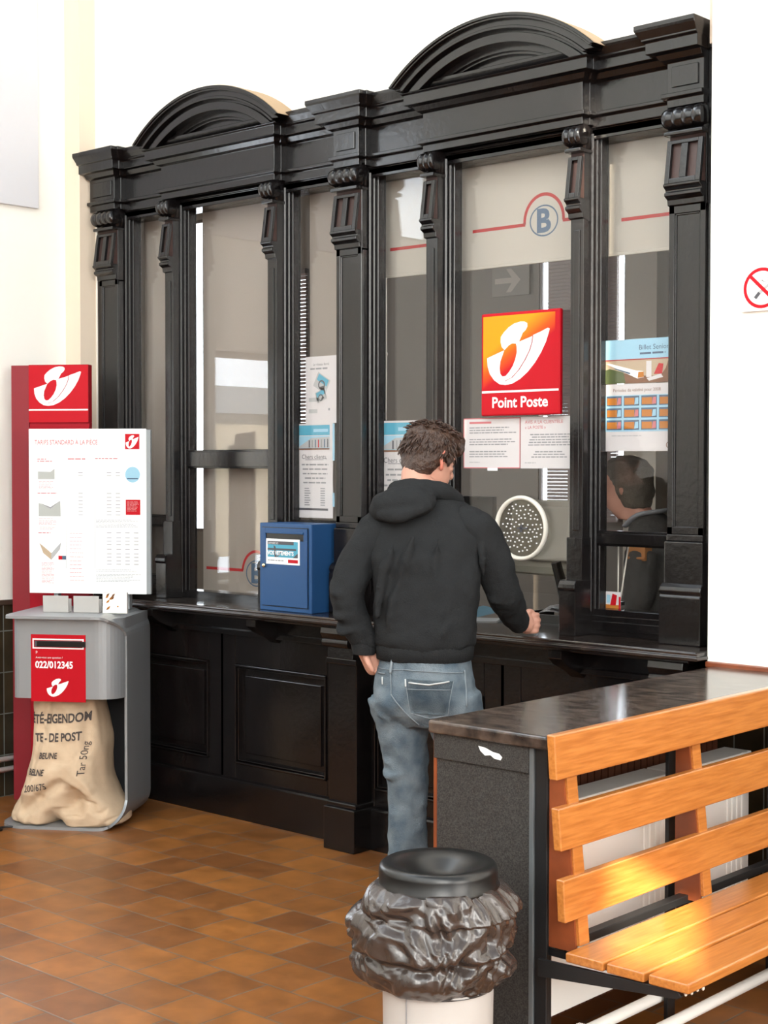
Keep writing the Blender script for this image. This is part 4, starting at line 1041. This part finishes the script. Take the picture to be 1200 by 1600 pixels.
for a, b_ in zip(rows, rows[1:]):
    for i in range(NS): bm.faces.new([a[i], a[(i+1) % NS], b_[(i+1) % NS], b_[i]])
bm.faces.new(rows[0]); bm.faces.new(rows[-1][::-1])
bvh = BVHTree.FromBMesh(bm)
obj('sack_body', bm, BURLAP, sack, smooth=True)
NF = -VV; INKS = mat('stencil_ink', (.07, .055, .05), .9)
def stencil(txt, x, z, size, rot=0, sx=1.0, bold=.02, slant=0):
    bm = NB(); vs, ps = text_geo(txt, bold); cr, sr = math.cos(rot), math.sin(rot); nv = []
    for v in vs:
        a, b_ = (v.x+slant*v.y)*size*sx, v.y*size
        lx, lz = x+a*cr-b_*sr, z+a*sr+b_*cr
        p0 = ST @ Vector((lx, -.3, lz)); hit = bvh.ray_cast(p0, VV)
        p = (hit[0]+NF*.004) if hit[0] is not None else None
        nv.append(bm.verts.new(p) if p is not None and (p-p0).length < .62 else None)
    for q in ps:
        if all(nv[i] is not None for i in q):
            try: bm.faces.new([nv[i] for i in q])
            except ValueError: pass
    for v in [v for v in bm.verts if not v.link_faces]: bm.verts.remove(v)
    obj('stencil_text', bm, INKS, sack)
stencil('IÉTÉ-EIGENDOM', -.440, .450, .054, rot=.07, sx=.72, bold=.03)
stencil('TE - DE POST', -.405, .374, .050, rot=.07, sx=.74, bold=.03)
stencil('BEUNE', -.375, .305, .036, rot=.05, sx=.80, bold=.025, slant=.2)
stencil('BELNE', -.425, .232, .036, rot=.05, sx=.80, bold=.025, slant=.2)
stencil('200/675', -.430, .160, .042, rot=.14, sx=.72, bold=.012, slant=.1)
stencil('Tar 50ng', -.165, .235, .042, rot=PI/2-.06, sx=.95, bold=.0)
o = obj('floor_cable', tube(NB(), [(-6.25, 3.6, .006), (-5.95, 3.68, .006), (-5.78, 3.74, .006), (-5.72, 3.70, .007), (-5.68, 3.76, .008), (-5.73, 3.79, .007), (-5.70, 3.85, .006)], .0045, n=8), BLACKP, smooth=True)
setp(o, 'thin black cable curling on the floor at the front left of the silver stand', 'cable')
# dark sign post leaning near the left window
# ------------------------------------------------------------------ peninsula shelf with bench and radiator
pen = thing('shelf_unit', 'low divider with dark marbled top and speckled granite end panel running to the right wall', 'divider', (-2.42, 3.8, 0))
obj('top', box(NB(), -2.613, -2.222, 3.039, 4.50, .895, .93), TOPM, pen, bevel=.008, seg=3)
bm = NB(); box(bm, -2.60, -2.292, 3.062, 3.085, 0, .895); obj('end_panel', bm, GRANITE, pen, bevel=.002)
obj('upper_band', B(-2.604, -2.292, 3.054, 3.062, .828, .895), GRANITE, pen, bevel=.0015)
o = obj('chip', prism(NB(), [(-2.452, .878), (-2.43, .876), (-2.405, .868), (-2.385, .866), (-2.375, .858), (-2.38, .850), (-2.40, .852), (-2.412, .859), (-2.43, .856), (-2.445, .866)], 'y', 3.0525, 3.055), WHITE, pen, label='pale chipped patch')
obj('corner_strip', B(-2.292, -2.278, 3.056, 3.072, 0, .893), GREYMET, pen, bevel=.002)
obj('side_panel', B(-2.278, -2.240, 3.062, 3.072, 0, .893), BLACKM, pen, bevel=.002)
obj('edge_board', B(-2.612, -2.600, 3.062, 4.50, 0, .893), REDW, pen, bevel=.002)
bm = NB(); y = 3.09
while y < 4.49: box(bm, -2.60, -2.585, y, y+.030, .0, .893); y += .036
obj('ribbed_back', bm, mat('brown_ribbed_wood', (.12, .04, .02), .5), pen)
rad = thing('radiator', 'white panel radiator behind the bench slats under the marbled shelf', 'radiator', (-2.42, 3.7, .12))
for k, (ya, yb) in enumerate(((3.14, 3.86), (3.875, 4.33))):
    bm = NB(); box(bm, -2.46, -2.44, ya, yb, .13, .685); y = ya+.01
    box(bm, -2.395, -2.380, ya, yb, .13, .685)
    y = yb-.14
    while y < yb-.02: box(bm, -2.383, -2.376, y, y+.018, .23, .66); y += .030
    obj('panel', bm, RADW, rad, bevel=.003)
    bm = NB(); box(bm, -2.47, -2.372, ya, yb, .685, .700); obj('top_grille', bm, RADW, rad, bevel=.003)
bm = NB(); tube(bm, [(-2.42, 3.16, .20), (-2.40, 3.13, .16), (-2.38, 3.12, .0)], .012); tube(bm, [(-2.33, 3.11, .24), (-2.37, 3.12, .22), (-2.42, 3.14, .215)], .018, n=14); tube(bm, [(-2.36, 3.11, .20), (-2.36, 3.11, .27)], .022, n=14)
obj('valve', bm, RADW, rad, smooth=True)
t = thing('floor_pipes', 'two white heating pipes running low under the bench', 'pipe', (-2.2, 3.6, .1))
for x, z in ((-2.30, .10), (-2.20, .075)):
    obj('pipe', tube(NB(), [(x, 2.99, z), (x, 4.5, z)], .016, n=12), RADW, t, smooth=True)
obj('clip', B(-2.32, -2.18, 3.30, 3.32, 0, .12), RADW, t, bevel=.002)
bench = thing('bench', 'orange varnished slatted wooden bench fixed to the divider', 'bench', (-2.0, 3.7, 0))
for z0, z1, xa, xb in ((.832, .942, -2.175, -2.183), (.660, .764, -2.160, -2.169), (.487, .591, -2.147, -2.153)):
    def sh_(v, z0=z0, z1=z1, xa=xa, xb=xb): return Vector((v.x+xa+(xb-xa)*(v.z-z0)/(z1-z0), v.y, v.z))
    obj('back_slat', box(NB(), -.024, 0, 3.012, 4.46, z0, z1, shear=sh_), ORANGEW, bench, bevel=.004, seg=3)
for xa, xb in ((-2.150, -2.040), (-2.031, -1.926), (-1.914, -1.806)):
    obj('seat_slat', B(xa, xb, 3.015, 4.46, .392, .416), ORANGEW, bench, bevel=.005, seg=3)
for y in (3.075, 3.665, 4.25):
    bm = prism(NB(), [(-2.215, .93), (-2.200, .93), (-2.165, .60), (-2.148, .416), (-2.215, .416)], 'y', y, y+.042)
    p = obj('upright', bm, ORANGEW, bench, bevel=.002)
    obj('upright_side', prism(NB(), [(-2.238, .895), (-2.204, .895), (-2.17, .60), (-2.156, .40), (-2.238, .40)], 'y', y-.006, y+.002), REDW, p)
    bm = NB(); box(bm, -2.275, -2.262, y, y+.04, .02, .89); box(bm, -2.262, -1.83, y+.005, y+.035, .372, .392)
    prism(bm, [(-2.238, .335), (-2.238, .38), (-1.84, .392), (-1.83, .380), (-1.84, .372)], 'y', y-.052 if y < 3.1 else y, y-.042 if y < 3.1 else y+.010)
    obj('bracket', bm, BLACKM, bench, bevel=.002)
obj('rear_rail', B(-2.225, -2.195, 3.075, 4.46, .392, .414), BLACKM, bench, bevel=.002)
bm = NB()
for k in range(4): ball(bm, (-1.822+.002*k, 3.03+.022*k, .388-.002*(k % 2)), .004, .004, .006, n=8)
obj('chewing_gum', bm, OFFW, bench, smooth=True)

# ------------------------------------------------------------------ litter bin
BX, BY = -2.362, 2.788
lb = thing('litter_bin', 'round off-white litter bin with black domed lid and crumpled dark liner', 'litter bin', (BX, BY, 0))
obj('bin_body', lathe(NB(), [(.125, 0), (.13, .01), (.137, .57), (.135, .58)], (BX, BY, 0), n=48), BINW, lb, smooth=True)
obj('seam', tube(NB(), [(BX+.02, BY-.1355, .01), (BX+.02, BY-.1405, .55)], .0015, n=6), GREYP, lb)
bm = NB(); lathe(bm, [(.138, .585), (.147, .588), (.149, .594), (.144, .600), (.144, .628), (.141, .640), (.132, .646), (.110, .643), (.080, .630), (.055, .612), (.03, .604), (.002, .602), (.002, .598), (.12, .598)], (BX, BY, 0), n=64)
obj('lid', bm, BLACKP, lb, smooth=True)
bm = NB(); rows = []; rl = random.Random(11)
prof = [(.139, .600), (.146, .596), (.160, .580), (.176, .552), (.189, .518), (.197, .485), (.196, .455), (.176, .438), (.184, .420), (.186, .396), (.172, .374), (.158, .360), (.139, .352)]
NZ, NA = 130, 300
dirs = [(Vector((rl.uniform(-1, 1), rl.uniform(-1, 1), rl.uniform(-.8, .8))).normalized(), fq, rl.uniform(0, 1)) for fq in (1.1, 1.5, 2.0, 2.6, 3.3, 4.2, 5.4, 7.0, 9.0)]
def tri(x): return abs((x % 1)*2-1)-.5
for j in range(NZ+1):
    rad_, z = crom(prof, j/NZ*(len(prof)-1)); row = []; k = math.sin(PI*min(1, max(0, j/NZ)))**.5
    for i in range(NA):
        a = 2*PI*i/NA; p = Vector((math.cos(a), math.sin(a), z*6)); w = noise.noise(p*1.3+Vector((3, 1, 7)))*.022
        q_ = p+Vector((noise.noise(p*1.5), noise.noise(p*1.5+Vector((5, 5, 5))), noise.noise(p*1.5+Vector((9, 0, 0)))))*.35
        for dv, fq, ph in dirs: w += tri(q_.dot(dv)*fq+ph)*.021/fq**.85
        lean = .014*math.cos(a-3.3) if z < .53 else 0
        rr = rad_+(w+lean)*k
        row.append(bm.verts.new((BX+rr*math.cos(a), BY+rr*math.sin(a), z+noise.noise(p*2.7)*.012*k)))
    rows.append(row)
for a, b_ in zip(rows, rows[1:]):
    for i in range(NA): bm.faces.new([a[i], a[(i+1) % NA], b_[(i+1) % NA], b_[i]])
ln = obj('liner', bm, BAG, lb, smooth=True)

# ------------------------------------------------------------------ customer at the counter
per = thing('person', 'brown-haired person in a black hooded sweatshirt and blue jeans standing at the counter, back turned', 'person', (-3.45, 4.02, 0))
FP = Vector((-.51, .86, 0)).normalized(); RP = Vector((.86, .51, 0)).normalized()
hc = Vector((-3.545, 4.135, 1.630))
fh = Vector((.13, .99, 0)).normalized(); rh = Vector((.99, -.13, 0)).normalized()
HB = Matrix((rh, fh, Vector((0, 0, 1)))).transposed().to_4x4()
HT = Matrix.Translation(hc) @ HB @ Matrix.Rotation(math.radians(-16), 4, 'X')
def H(x, y, z): return HT @ Vector((x, y, z))
hx, hy = (HT.to_3x3() @ Vector((1, 0, 0))), (HT.to_3x3() @ Vector((0, 1, 0)))
LW = Vector((-3.612, 3.862, .955)); RW = Vector((-3.362, 4.415, 1.03))
LS, LE = Vector((-3.606, 3.93, 1.39)), Vector((-3.638, 3.805, 1.150)); RS, RE = Vector((-3.315, 4.10, 1.40)), Vector((-3.285, 4.215, 1.175))
bm = NB()
# skull and face
loft(bm, [(H(0, .040, -.118), hx, hy, .022, .030), (H(0, .034, -.100), hx, hy, .044, .054), (H(0, .024, -.070), hx, hy, .058, .072), (H(0, .010, -.035), hx, hy, .067, .086),
          (H(0, .0, .0), hx, hy, .073, .094), (H(0, -.004, .04), hx, hy, .074, .096), (H(0, -.004, .075), hx, hy, .064, .082), (H(0, -.004, .098), hx, hy, .040, .052), (H(0, -.004, .106), hx, hy, .012, .016)], n=28)
tube(bm, [H(0, .088, .005), H(0, .104, -.025), H(0, .112, -.042), H(0, .092, -.050)], [.008, .011, .014, .008], n=10)      # nose
for s in (-1, 1):
    ball(bm, H(.011*s, .098, -.045), .008, .008, .007, n=10)
    tube(bm, [H(.012*s, .088, .018), H(.03*s, .086, .022), H(.048*s, .072, .016)], .007, n=8)           # brow
    ball(bm, H(.032*s, .078, .0), .013, .010, .009, n=12)                                               # eyelids
    ball(bm, H(.046*s, .058, -.028), .018, .018, .014, n=12)                                            # cheekbone
tube(bm, [H(-.024, .076, -.070), H(0, .090, -.069), H(.024, .076, -.070)], [.004, .008, .004], n=8)
tube(bm, [H(-.020, .074, -.079), H(0, .088, -.080), H(.020, .074, -.079)], [.004, .008, .004], n=8)
ball(bm, H(0, .070, -.104), .018, .016, .014, n=12)
tube(bm, [H(0, -.030, -.04), H(0, -.045, -.10), Vector((-3.500, 4.070, 1.490)), Vector((-3.478, 4.045, 1.42))], [.055, .053, .057, .075], n=18)
# torso, hips (under the clothes)
loft(bm, [((-3.45, 4.0, .76), RP, FP, .14, .10), ((-3.45, 4.0, .90), RP, FP, .15, .10), ((-3.445, 4.0, 1.05), RP, FP, .135, .09), ((-3.45, 4.0, 1.25), RP, FP, .155, .10), ((-3.465, 4.03, 1.38), RP, FP, .15, .09), ((-3.478, 4.045, 1.44), RP, FP, .09, .07)], n=24)
tube(bm, [LS, LE, LW], [.046, .040, .026], n=14); tube(bm, [RS, RE, RW], [.046, .040, .026], n=14)
# left hand going down into the jeans pocket
pd = (Vector((-3.590, 3.925, .865))-LW).normalized()
pc = LW+pd*.055
tube(bm, [LW-pd*.01, LW+pd*.03, LW+pd*.075, LW+pd*.095], [.024, .030, .036, .028], n=14, flat=.55, nrm=FP.cross(pd).cross(pd))
for k in range(4):
    o_ = FP*(-.027+.018*k); b0 = LW+pd*.085+o_; tube(bm, [b0, b0+pd*(.028+.004*(1.5-abs(k-1.5)))+RP*.004, b0+pd*(.055+.006*(1.5-abs(k-1.5)))+RP*.014], [.0092, .0085, .0075], n=8)
tube(bm, [LW+pd*.02-FP*.022, LW+pd*.055-FP*.050, LW+pd*.085-FP*.056], [.012, .011, .009], n=10)
# right hand: loose fist standing on the ledge
rc = Vector((.74, .67, 0)).normalized(); vd = Vector((-.60, .80, 0)).normalized(); up = Vector((0, 0, 1))
fc = Vector((-3.352, 4.452, 1.022))
tube(bm, [RW, RW.lerp(fc, .5), fc+vd*.01], [.026, .032, .036], n=14)
ball(bm, fc+vd*.015, .026, .030, .040, n=16)
for k in range(4):
    z_ = Vector((0, 0, .030-.0195*k)); L = (.9, 1.05, 1.0, .82)[k]
    k0 = fc+rc*.012+vd*.018+z_
    tube(bm, [k0-rc*.012, k0+rc*.022*L+vd*.002, k0+rc*.030*L+vd*.026, k0+rc*.010+vd*.040], [.0105, .0105, .0095, .008], n=9)
tube(bm, [fc+up*.028-rc*.006, fc+up*.046+rc*.008+vd*.008, fc+up*.040+rc*.024+vd*.024], [.012, .0105, .009], n=9)
# legs
LL = [Vector(v) for v in ((-3.535, 3.955, .80), (-3.532, 3.985, .62), (-3.530, 4.0, .46), (-3.527, 3.995, .30), (-3.525, 3.99, .09))]
RL = [Vector(v) for v in ((-3.375, 4.05, .80), (-3.35, 4.08, .62), (-3.335, 4.12, .46), (-3.325, 4.10, .30), (-3.32, 4.08, .09))]
for P_ in (LL, RL): tube(bm, P_, [.085, .068, .052, .048, .036], n=16)
for P_, a in ((LL, -.25), (RL, .35)):
    fd = (FP*math.cos(a)+RP*math.sin(a)); f0 = P_[-1]
    tube(bm, [f0+Vector((0, 0, -.03))-fd*.04, f0+Vector((0, 0, -.035))+fd*.06, f0+Vector((0, 0, -.055))+fd*.15], [.034, .034, .024], n=12)
body = obj('body', bm, SKIN, per); remesh(body, .0045, 3)
# ears
for s in (-1, 1):
    bm = NB(); e0 = [(.0, .014), (-.012, .026), (-.022, .018), (-.022, -.002), (-.014, -.022), (-.004, -.034), (.004, -.024)]
    tube(bm, [H(s*(.074-(.010 if y < -.01 else 0)*-1), y+.002, z-.012) for y, z in e0], [.005, .0065, .0065, .006, .0055, .006, .004], n=9)
    ball(bm, H(s*.075, -.006, -.010), .005, .014, .022, n=12)
    o = obj('ear', bm, SKINR, per, smooth=True, label='reddish ear')
# hair: thick cap plus tufts
bm = NB()
loft(bm, [(H(0, -.052, -.085), hx, hy, .046, .034), (H(0, -.046, -.060), hx, hy, .066, .050), (H(0, -.036, -.030), hx, hy, .080, .066), (H(0, -.020, .004), hx, hy, .088, .084), (H(0, -.010, .040), hx, hy, .092, .100),
          (H(0, -.002, .075), hx, hy, .087, .104), (H(0, .0, .102), hx, hy, .066, .084), (H(0, .0, .118), hx, hy, .036, .048), (H(0, .0, .123), hx, hy, .010, .012)], n=30)
for q in range(7):
    a = -.9+q*.3; tube(bm, [H(.045*math.sin(a*1.6), .06, .105), H(.072*math.sin(a), .094*math.cos(a*.55)+.002, .070), H(.080*math.sin(a), .096*math.cos(a*.6)+.002, .026)], [.018, .015, .007], n=8)
for s in (-1, 1): tube(bm, [H(.084*s, .030, .03), H(.080*s, .028, -.005), H(.076*s, .026, -.030)], [.014, .010, .005], n=8)
hair = obj('hair', bm, HAIR, per); remesh(hair, .006, 2, .014, .022)
bm = NB(); rn = random.Random(7)
for q in range(620):
    a = rn.uniform(0, 2*PI); e = rn.uniform(.05, 1.0)**.8*PI*.60
    if math.sin(a) > .3 and e > 1.25: continue
    dx, dy, dz = math.sin(e)*math.cos(a), math.sin(e)*math.sin(a), math.cos(e)
    p0 = Vector((.086*dx, .098*dy-.004, .030+.090*dz)); L = rn.uniform(.022, .045)
    tg = Vector((dx*.4, dy*.4+(.25 if dy > 0 else -.1), -1.0+.5*dz)); tg += Vector((rn.uniform(-.4, .4), rn.uniform(-.4, .4), 0)); tg.normalize()
    nrm = Vector((dx, dy, dz))
    if dz > .55: tg = (Vector((dx, dy, 0))+Vector((rn.uniform(-.5, .5), rn.uniform(-.5, .5), 0))).normalized()
    p1 = p0+tg*L*.55+nrm*.006; p2 = p0+tg*L-nrm*.001
    tube(bm, [HT @ p0, HT @ p1, HT @ p2], [.0042, .0034, .0008], n=5, sub=2)

hair_t = obj('hair_tufts', bm, HAIR, hair, smooth=True)
# sweatshirt
bm = NB()
loft(bm, [((-3.452, 4.000, .94), RP, FP, .150, .116), ((-3.452, 4.000, .965), RP, FP, .156, .120), ((-3.450, 4.0, .985), RP, FP, .178, .136), ((-3.446, 4.0, 1.02), RP, FP, .178, .138), ((-3.441, 4.0, 1.105), RP, FP, .180, .136),
          ((-3.444, 4.0, 1.194), RP, FP, .189, .136), ((-3.455, 4.01, 1.283), RP, FP, .204, .138), ((-3.462, 4.03, 1.36), RP, FP, .212, .130), ((-3.472, 4.04, 1.415), RP, FP, .200, .116), ((-3.482, 4.05, 1.455), RP, FP, .150, .098),
          ((-3.492, 4.06, 1.49), RP, FP, .098, .082), ((-3.500, 4.07, 1.515), RP, FP, .076, .072)], n=40, power=2.3)
def bk(x, z, dd=.128): return tuple(Vector((-3.45, 4.0, z))+RP*x-FP*dd)
for pts, rr in (([bk(-.018, 1.36), bk(-.05, 1.25), bk(-.085, 1.14), bk(-.10, 1.04)], .017), ([bk(-.085, 1.34), bk(-.125, 1.22), bk(-.145, 1.08)], .015), ([bk(.07, 1.36), bk(.055, 1.24), bk(.075, 1.08)], .012),
                ([bk(.02, 1.10), bk(-.03, 1.03), bk(-.09, .995)], .013), ([bk(.13, 1.12, .10), bk(.08, 1.03), bk(.03, 1.0)], .013)):
    tube(bm, pts, [rr*.4]+[rr]*(len(pts)-2)+[rr*.4], n=10)
hoodie = obj('sweatshirt', bm, HOOD, per, label='black hooded sweatshirt'); remesh(hoodie, .0075, 9, .036, .14)
for sid in (0, 1):
    bm = NB()
    if sid == 0:
        tube(bm, [LS+RP*.05+Vector((0, 0, .005)), LS+Vector((0, 0, -.02)), LS.lerp(LE, .55)-RP*.012, LE, LE.lerp(LW, .5), LW+Vector((0, 0, .035)), LW+Vector((0, 0, .012))], [.060, .074, .068, .061, .053, .046, .040], n=20)
        fl = (([LE+Vector((-.05, -.03, .05)), LE+Vector((.0, -.058, .01)), LE+Vector((.05, -.02, .0))], .016), ([LE+Vector((-.05, -.02, -.05)), LE+Vector((.0, -.048, -.070)), LE+Vector((.05, -.02, -.06))], .014),
              ([LE+Vector((-.04, -.01, -.10)), LE+Vector((.01, -.035, -.125)), LE+Vector((.05, .0, -.11))], .013), ([LS+Vector((-.05, -.05, -.06)), LS+Vector((-.01, -.07, -.11)), LS+Vector((.04, -.06, -.14))], .014))
    else:
        tube(bm, [RS-RP*.06, RS+Vector((0, 0, -.02)), RS.lerp(RE, .55)+RP*.006, RE, RE.lerp(RW, .5), RE.lerp(RW, .85), RW], [.058, .074, .072, .065, .057, .047, .040], n=20)
        fl = (([RE+Vector((-.03, -.055, .05)), RE+Vector((.03, -.045, .02)), RE+Vector((.06, .0, -.01))], .015), ([RE+Vector((-.05, -.04, .0)), RE+Vector((.0, -.045, -.04)), RE+Vector((.05, .01, -.05))], .014),
              ([RS+Vector((-.05, -.07, -.06)), RS+Vector((-.02, -.085, -.14)), RS+Vector((.0, -.075, -.20))], .014), ([RS+Vector((.05, -.03, -.04)), RS+Vector((.06, -.03, -.12)), RS+Vector((.05, -.01, -.18))], .012))
    for pts, rr in fl: tube(bm, pts, [rr*.4, rr, rr*.4], n=10)
    o = obj('sleeve', bm, HOOD, hoodie); remesh(o, .0065, 4, .020, .09)
bm = NB()
T = HT.to_3x3()
ball(bm, (-3.488, 3.925, 1.468), .120, .075, .062, T=Matrix.Rotation(.45, 4, 'Z') @ Matrix.Rotation(-.12, 4, 'Y'))
ball(bm, (-3.520, 3.905, 1.448), .085, .055, .050, T=Matrix.Rotation(.45, 4, 'Z'))
tube(bm, [(-3.600, 4.06, 1.500), (-3.575, 3.985, 1.505), (-3.515, 3.945, 1.515), (-3.45, 3.975, 1.520), (-3.405, 4.035, 1.510), (-3.40, 4.11, 1.480), (-3.45, 4.16, 1.45)], [.024, .032, .036, .034, .030, .026, .02], n=14)
tube(bm, [(-3.585, 3.925, 1.455), (-3.52, 3.865, 1.432), (-3.44, 3.875, 1.432), (-3.385, 3.95, 1.465)], [.020, .026, .026, .018], n=12)
hood = obj('hood', bm, HOOD, hoodie); remesh(hood, .006, 5, .012, .07)
# ribbed hem and cuffs
bm = NB(); n = 120; rws = []
for z, hw, hd in ((.926, .155, .120), (.930, .166, .130), (.970, .170, .134), (.984, .166, .130)):
    row = []
    for i in range(n):
        a = 2*PI*i/n; k = 1+.010*math.cos(a*60)
        ca, sa = math.cos(a), math.sin(a); ca = math.copysign(abs(ca)**(2/2.3), ca); sa = math.copysign(abs(sa)**(2/2.3), sa)
        row.append(bm.verts.new(Vector((-3.452, 4.0, z))+RP*hw*k*ca+FP*hd*k*sa))
    rws.append(row)
for a, b_ in zip(rws, rws[1:]):
    for i in range(n): bm.faces.new([a[i], a[(i+1) % n], b_[(i+1) % n], b_[i]])
obj('hem', bm, HOOD, hoodie, smooth=True)
bm = NB(); tube(bm, [LW+Vector((-.002, -.002, .040)), LW+Vector((0, 0, .010)), LW-Vector((0, 0, .012))], [.046, .043, .038], n=18); obj('cuff', bm, HOOD, hoodie, smooth=True)
bm = NB(); tube(bm, [RE.lerp(RW, .82), RE.lerp(RW, 1.0), RE.lerp(RW, 1.07)], [.045, .041, .036], n=18); obj('cuff', bm, HOOD, hoodie, smooth=True)
# jeans
bm = NB()
loft(bm, [((-3.45, 4.0, .70), RP, FP, .10, .09), ((-3.452, 4.0, .745), RP, FP, .160, .125), ((-3.453, 4.0, .80), RP, FP, .176, .140), ((-3.453, 4.0, .86), RP, FP, .172, .136), ((-3.452, 4.0, .91), RP, FP, .162, .126), ((-3.452, 4.0, .955), RP, FP, .155, .12)], n=32, power=2.2)
tube(bm, LL[:-1]+[Vector((-3.525, 3.99, .16)), Vector((-3.522, 3.985, .05))], [.108, .084, .072, .068, .072, .076], n=22)
tube(bm, RL[:-1]+[Vector((-3.32, 4.085, .16)), Vector((-3.318, 4.08, .05))], [.108, .088, .074, .068, .072, .076], n=22)
ball(bm, (-3.50, 3.90, .80), .075, .06, .085); ball(bm, (-3.385, 3.955, .80), .075, .06, .085)
for z in (.16, .11, .53, .58): tube(bm, [(-3.59, 3.94, z), (-3.54, 3.915, z-.012), (-3.47, 3.95, z+.006)], [.006, .012, .006], n=8)
for pts in ([(-3.60, 3.93, .76), (-3.55, 3.87, .75), (-3.50, 3.87, .715)], [(-3.60, 3.94, .70), (-3.545, 3.895, .685), (-3.48, 3.93, .67)]): tube(bm, pts, [.006, .013, .006], n=8)
jeans = obj('jeans', bm, JEAN, per, label='faded blue jeans'); remesh(jeans, .008, 4, .018, .07)
dg = bpy.context.evaluated_depsgraph_get(); dg.update()
jb = BVHTree.FromObject(jeans, dg)
Pinv = PM[per]
def onj(x, z, off=.003):
    """point on the back of the jeans: x along RP from the body axis, z height"""
    p0 = Vector((-3.452, 4.0, z))+RP*x-FP*.5
    h = jb.ray_cast(PM[per].inverted() @ p0, FP)
    if h[0] is None: return p0+FP*.37
    return PM[per] @ h[0]-FP*off
def patch(name, quad, m, off=.004, n=10):
    bm = NB(); g_ = []
    for i in range(n+1):
        row = []
        for j in range(n+1):
            a, b_ = i/n, j/n
            x = (quad[0][0]*(1-a)+quad[1][0]*a)*(1-b_)+(quad[3][0]*(1-a)+quad[2][0]*a)*b_
            z = (quad[0][1]*(1-a)+quad[1][1]*a)*(1-b_)+(quad[3][1]*(1-a)+quad[2][1]*a)*b_
            row.append(bm.verts.new(onj(x, z, off)))
        g_.append(row)
    for i in range(n):
        for j in range(n): bm.faces.new([g_[i][j], g_[i+1][j], g_[i+1][j+1], g_[i][j+1]])
    bmesh.ops.solidify(bm, geom=bm.faces[:], thickness=.002)
    return obj(name, bm, m, jeans, smooth=True)
patch('back_pocket', [(-.025, .760), (.100, .752), (.118, .868), (-.045, .876)], JEAN, off=.006)
def seam(pts, rr=.0022, m=JEANL, name='seam', off=.008):
    bm = NB(); Q = []
    for a, b_ in zip(pts, pts[1:]):
        for i in range(8): Q.append(onj(a[0]+(b_[0]-a[0])*i/8, a[1]+(b_[1]-a[1])*i/8, off))
    Q.append(onj(*pts[-1], off)); tube(bm, Q, rr, n=6, sub=1); return obj(name, bm, m, jeans, smooth=True)
WORN = mat('worn_white_denim', (.48, .50, .50), .9)
seam([(-.030, .864), (.040, .858), (.105, .868)], .0030, WORN); seam([(-.035, .842), (.110, .840)], .0014)
seam([(-.043, .874), (-.040, .850)], .003, WORN); seam([(-.038, .850), (-.025, .760), (.04, .742), (.100, .752), (.118, .868)], .0014)
seam([(-.16, .900), (-.05, .905), (.05, .902), (.15, .893)], .0016, off=.005); seam([(-.094, .94), (-.098, .89)], .005, JEANL, 'belt_loop')
seam([(-.098, .89), (-.094, .82)], .0018, off=.005); seam([(-.094, .82), (-.05, .765), (.0, .715)], .0022, off=.004)
seam([(-.150, .885), (-.120, .888)], .0022); seam([(-.13, .875), (-.128, .850)], .0026, WORN); seam([(.148, .90), (.155, .84), (.160, .78)], .003, off=.003)
for P_, a, nm in ((LL, -.25, 'shoe'), (RL, .35, 'shoe')):
    fd = (FP*math.cos(a)+RP*math.sin(a)); f0 = Vector((P_[-1].x, P_[-1].y, 0)); sd = fd.cross(Vector((0, 0, 1)))
    bm = NB()
    loft(bm, [(f0+Vector((0, 0, .003))+fd*.06, sd, fd, .048, .145), (f0+Vector((0, 0, .03))+fd*.06, sd, fd, .049, .148), (f0+Vector((0, 0, .06))+fd*.04, sd, fd, .044, .118), (f0+Vector((0, 0, .09))+fd*.0, sd, fd, .040, .07), (f0+Vector((0, 0, .11))-fd*.005, sd, fd, .036, .055)], n=24, power=2.4)
    obj('shoe', bm, BLACKP, per, smooth=True)

# ------------------------------------------------------------------ groups of like things
GR = {'poster': 'blue-headed posters taped behind the glass', 'letter_sheet': 'typed letters under the post sign', 'paper_sheet': 'loose papers at the counter opening',
      'tape_strip': 'pale tape strips on the posters', 'tape_tab': 'white tape tabs', 'venetian_blind': 'venetian blinds of the room behind the booth', 'monitor': 'screens on the clerk desk'}
for o in S.objects:
    if o.parent is None and o.name.split('.')[0] in GR and 'label' in o: o['group'] = GR[o.name.split('.')[0]]
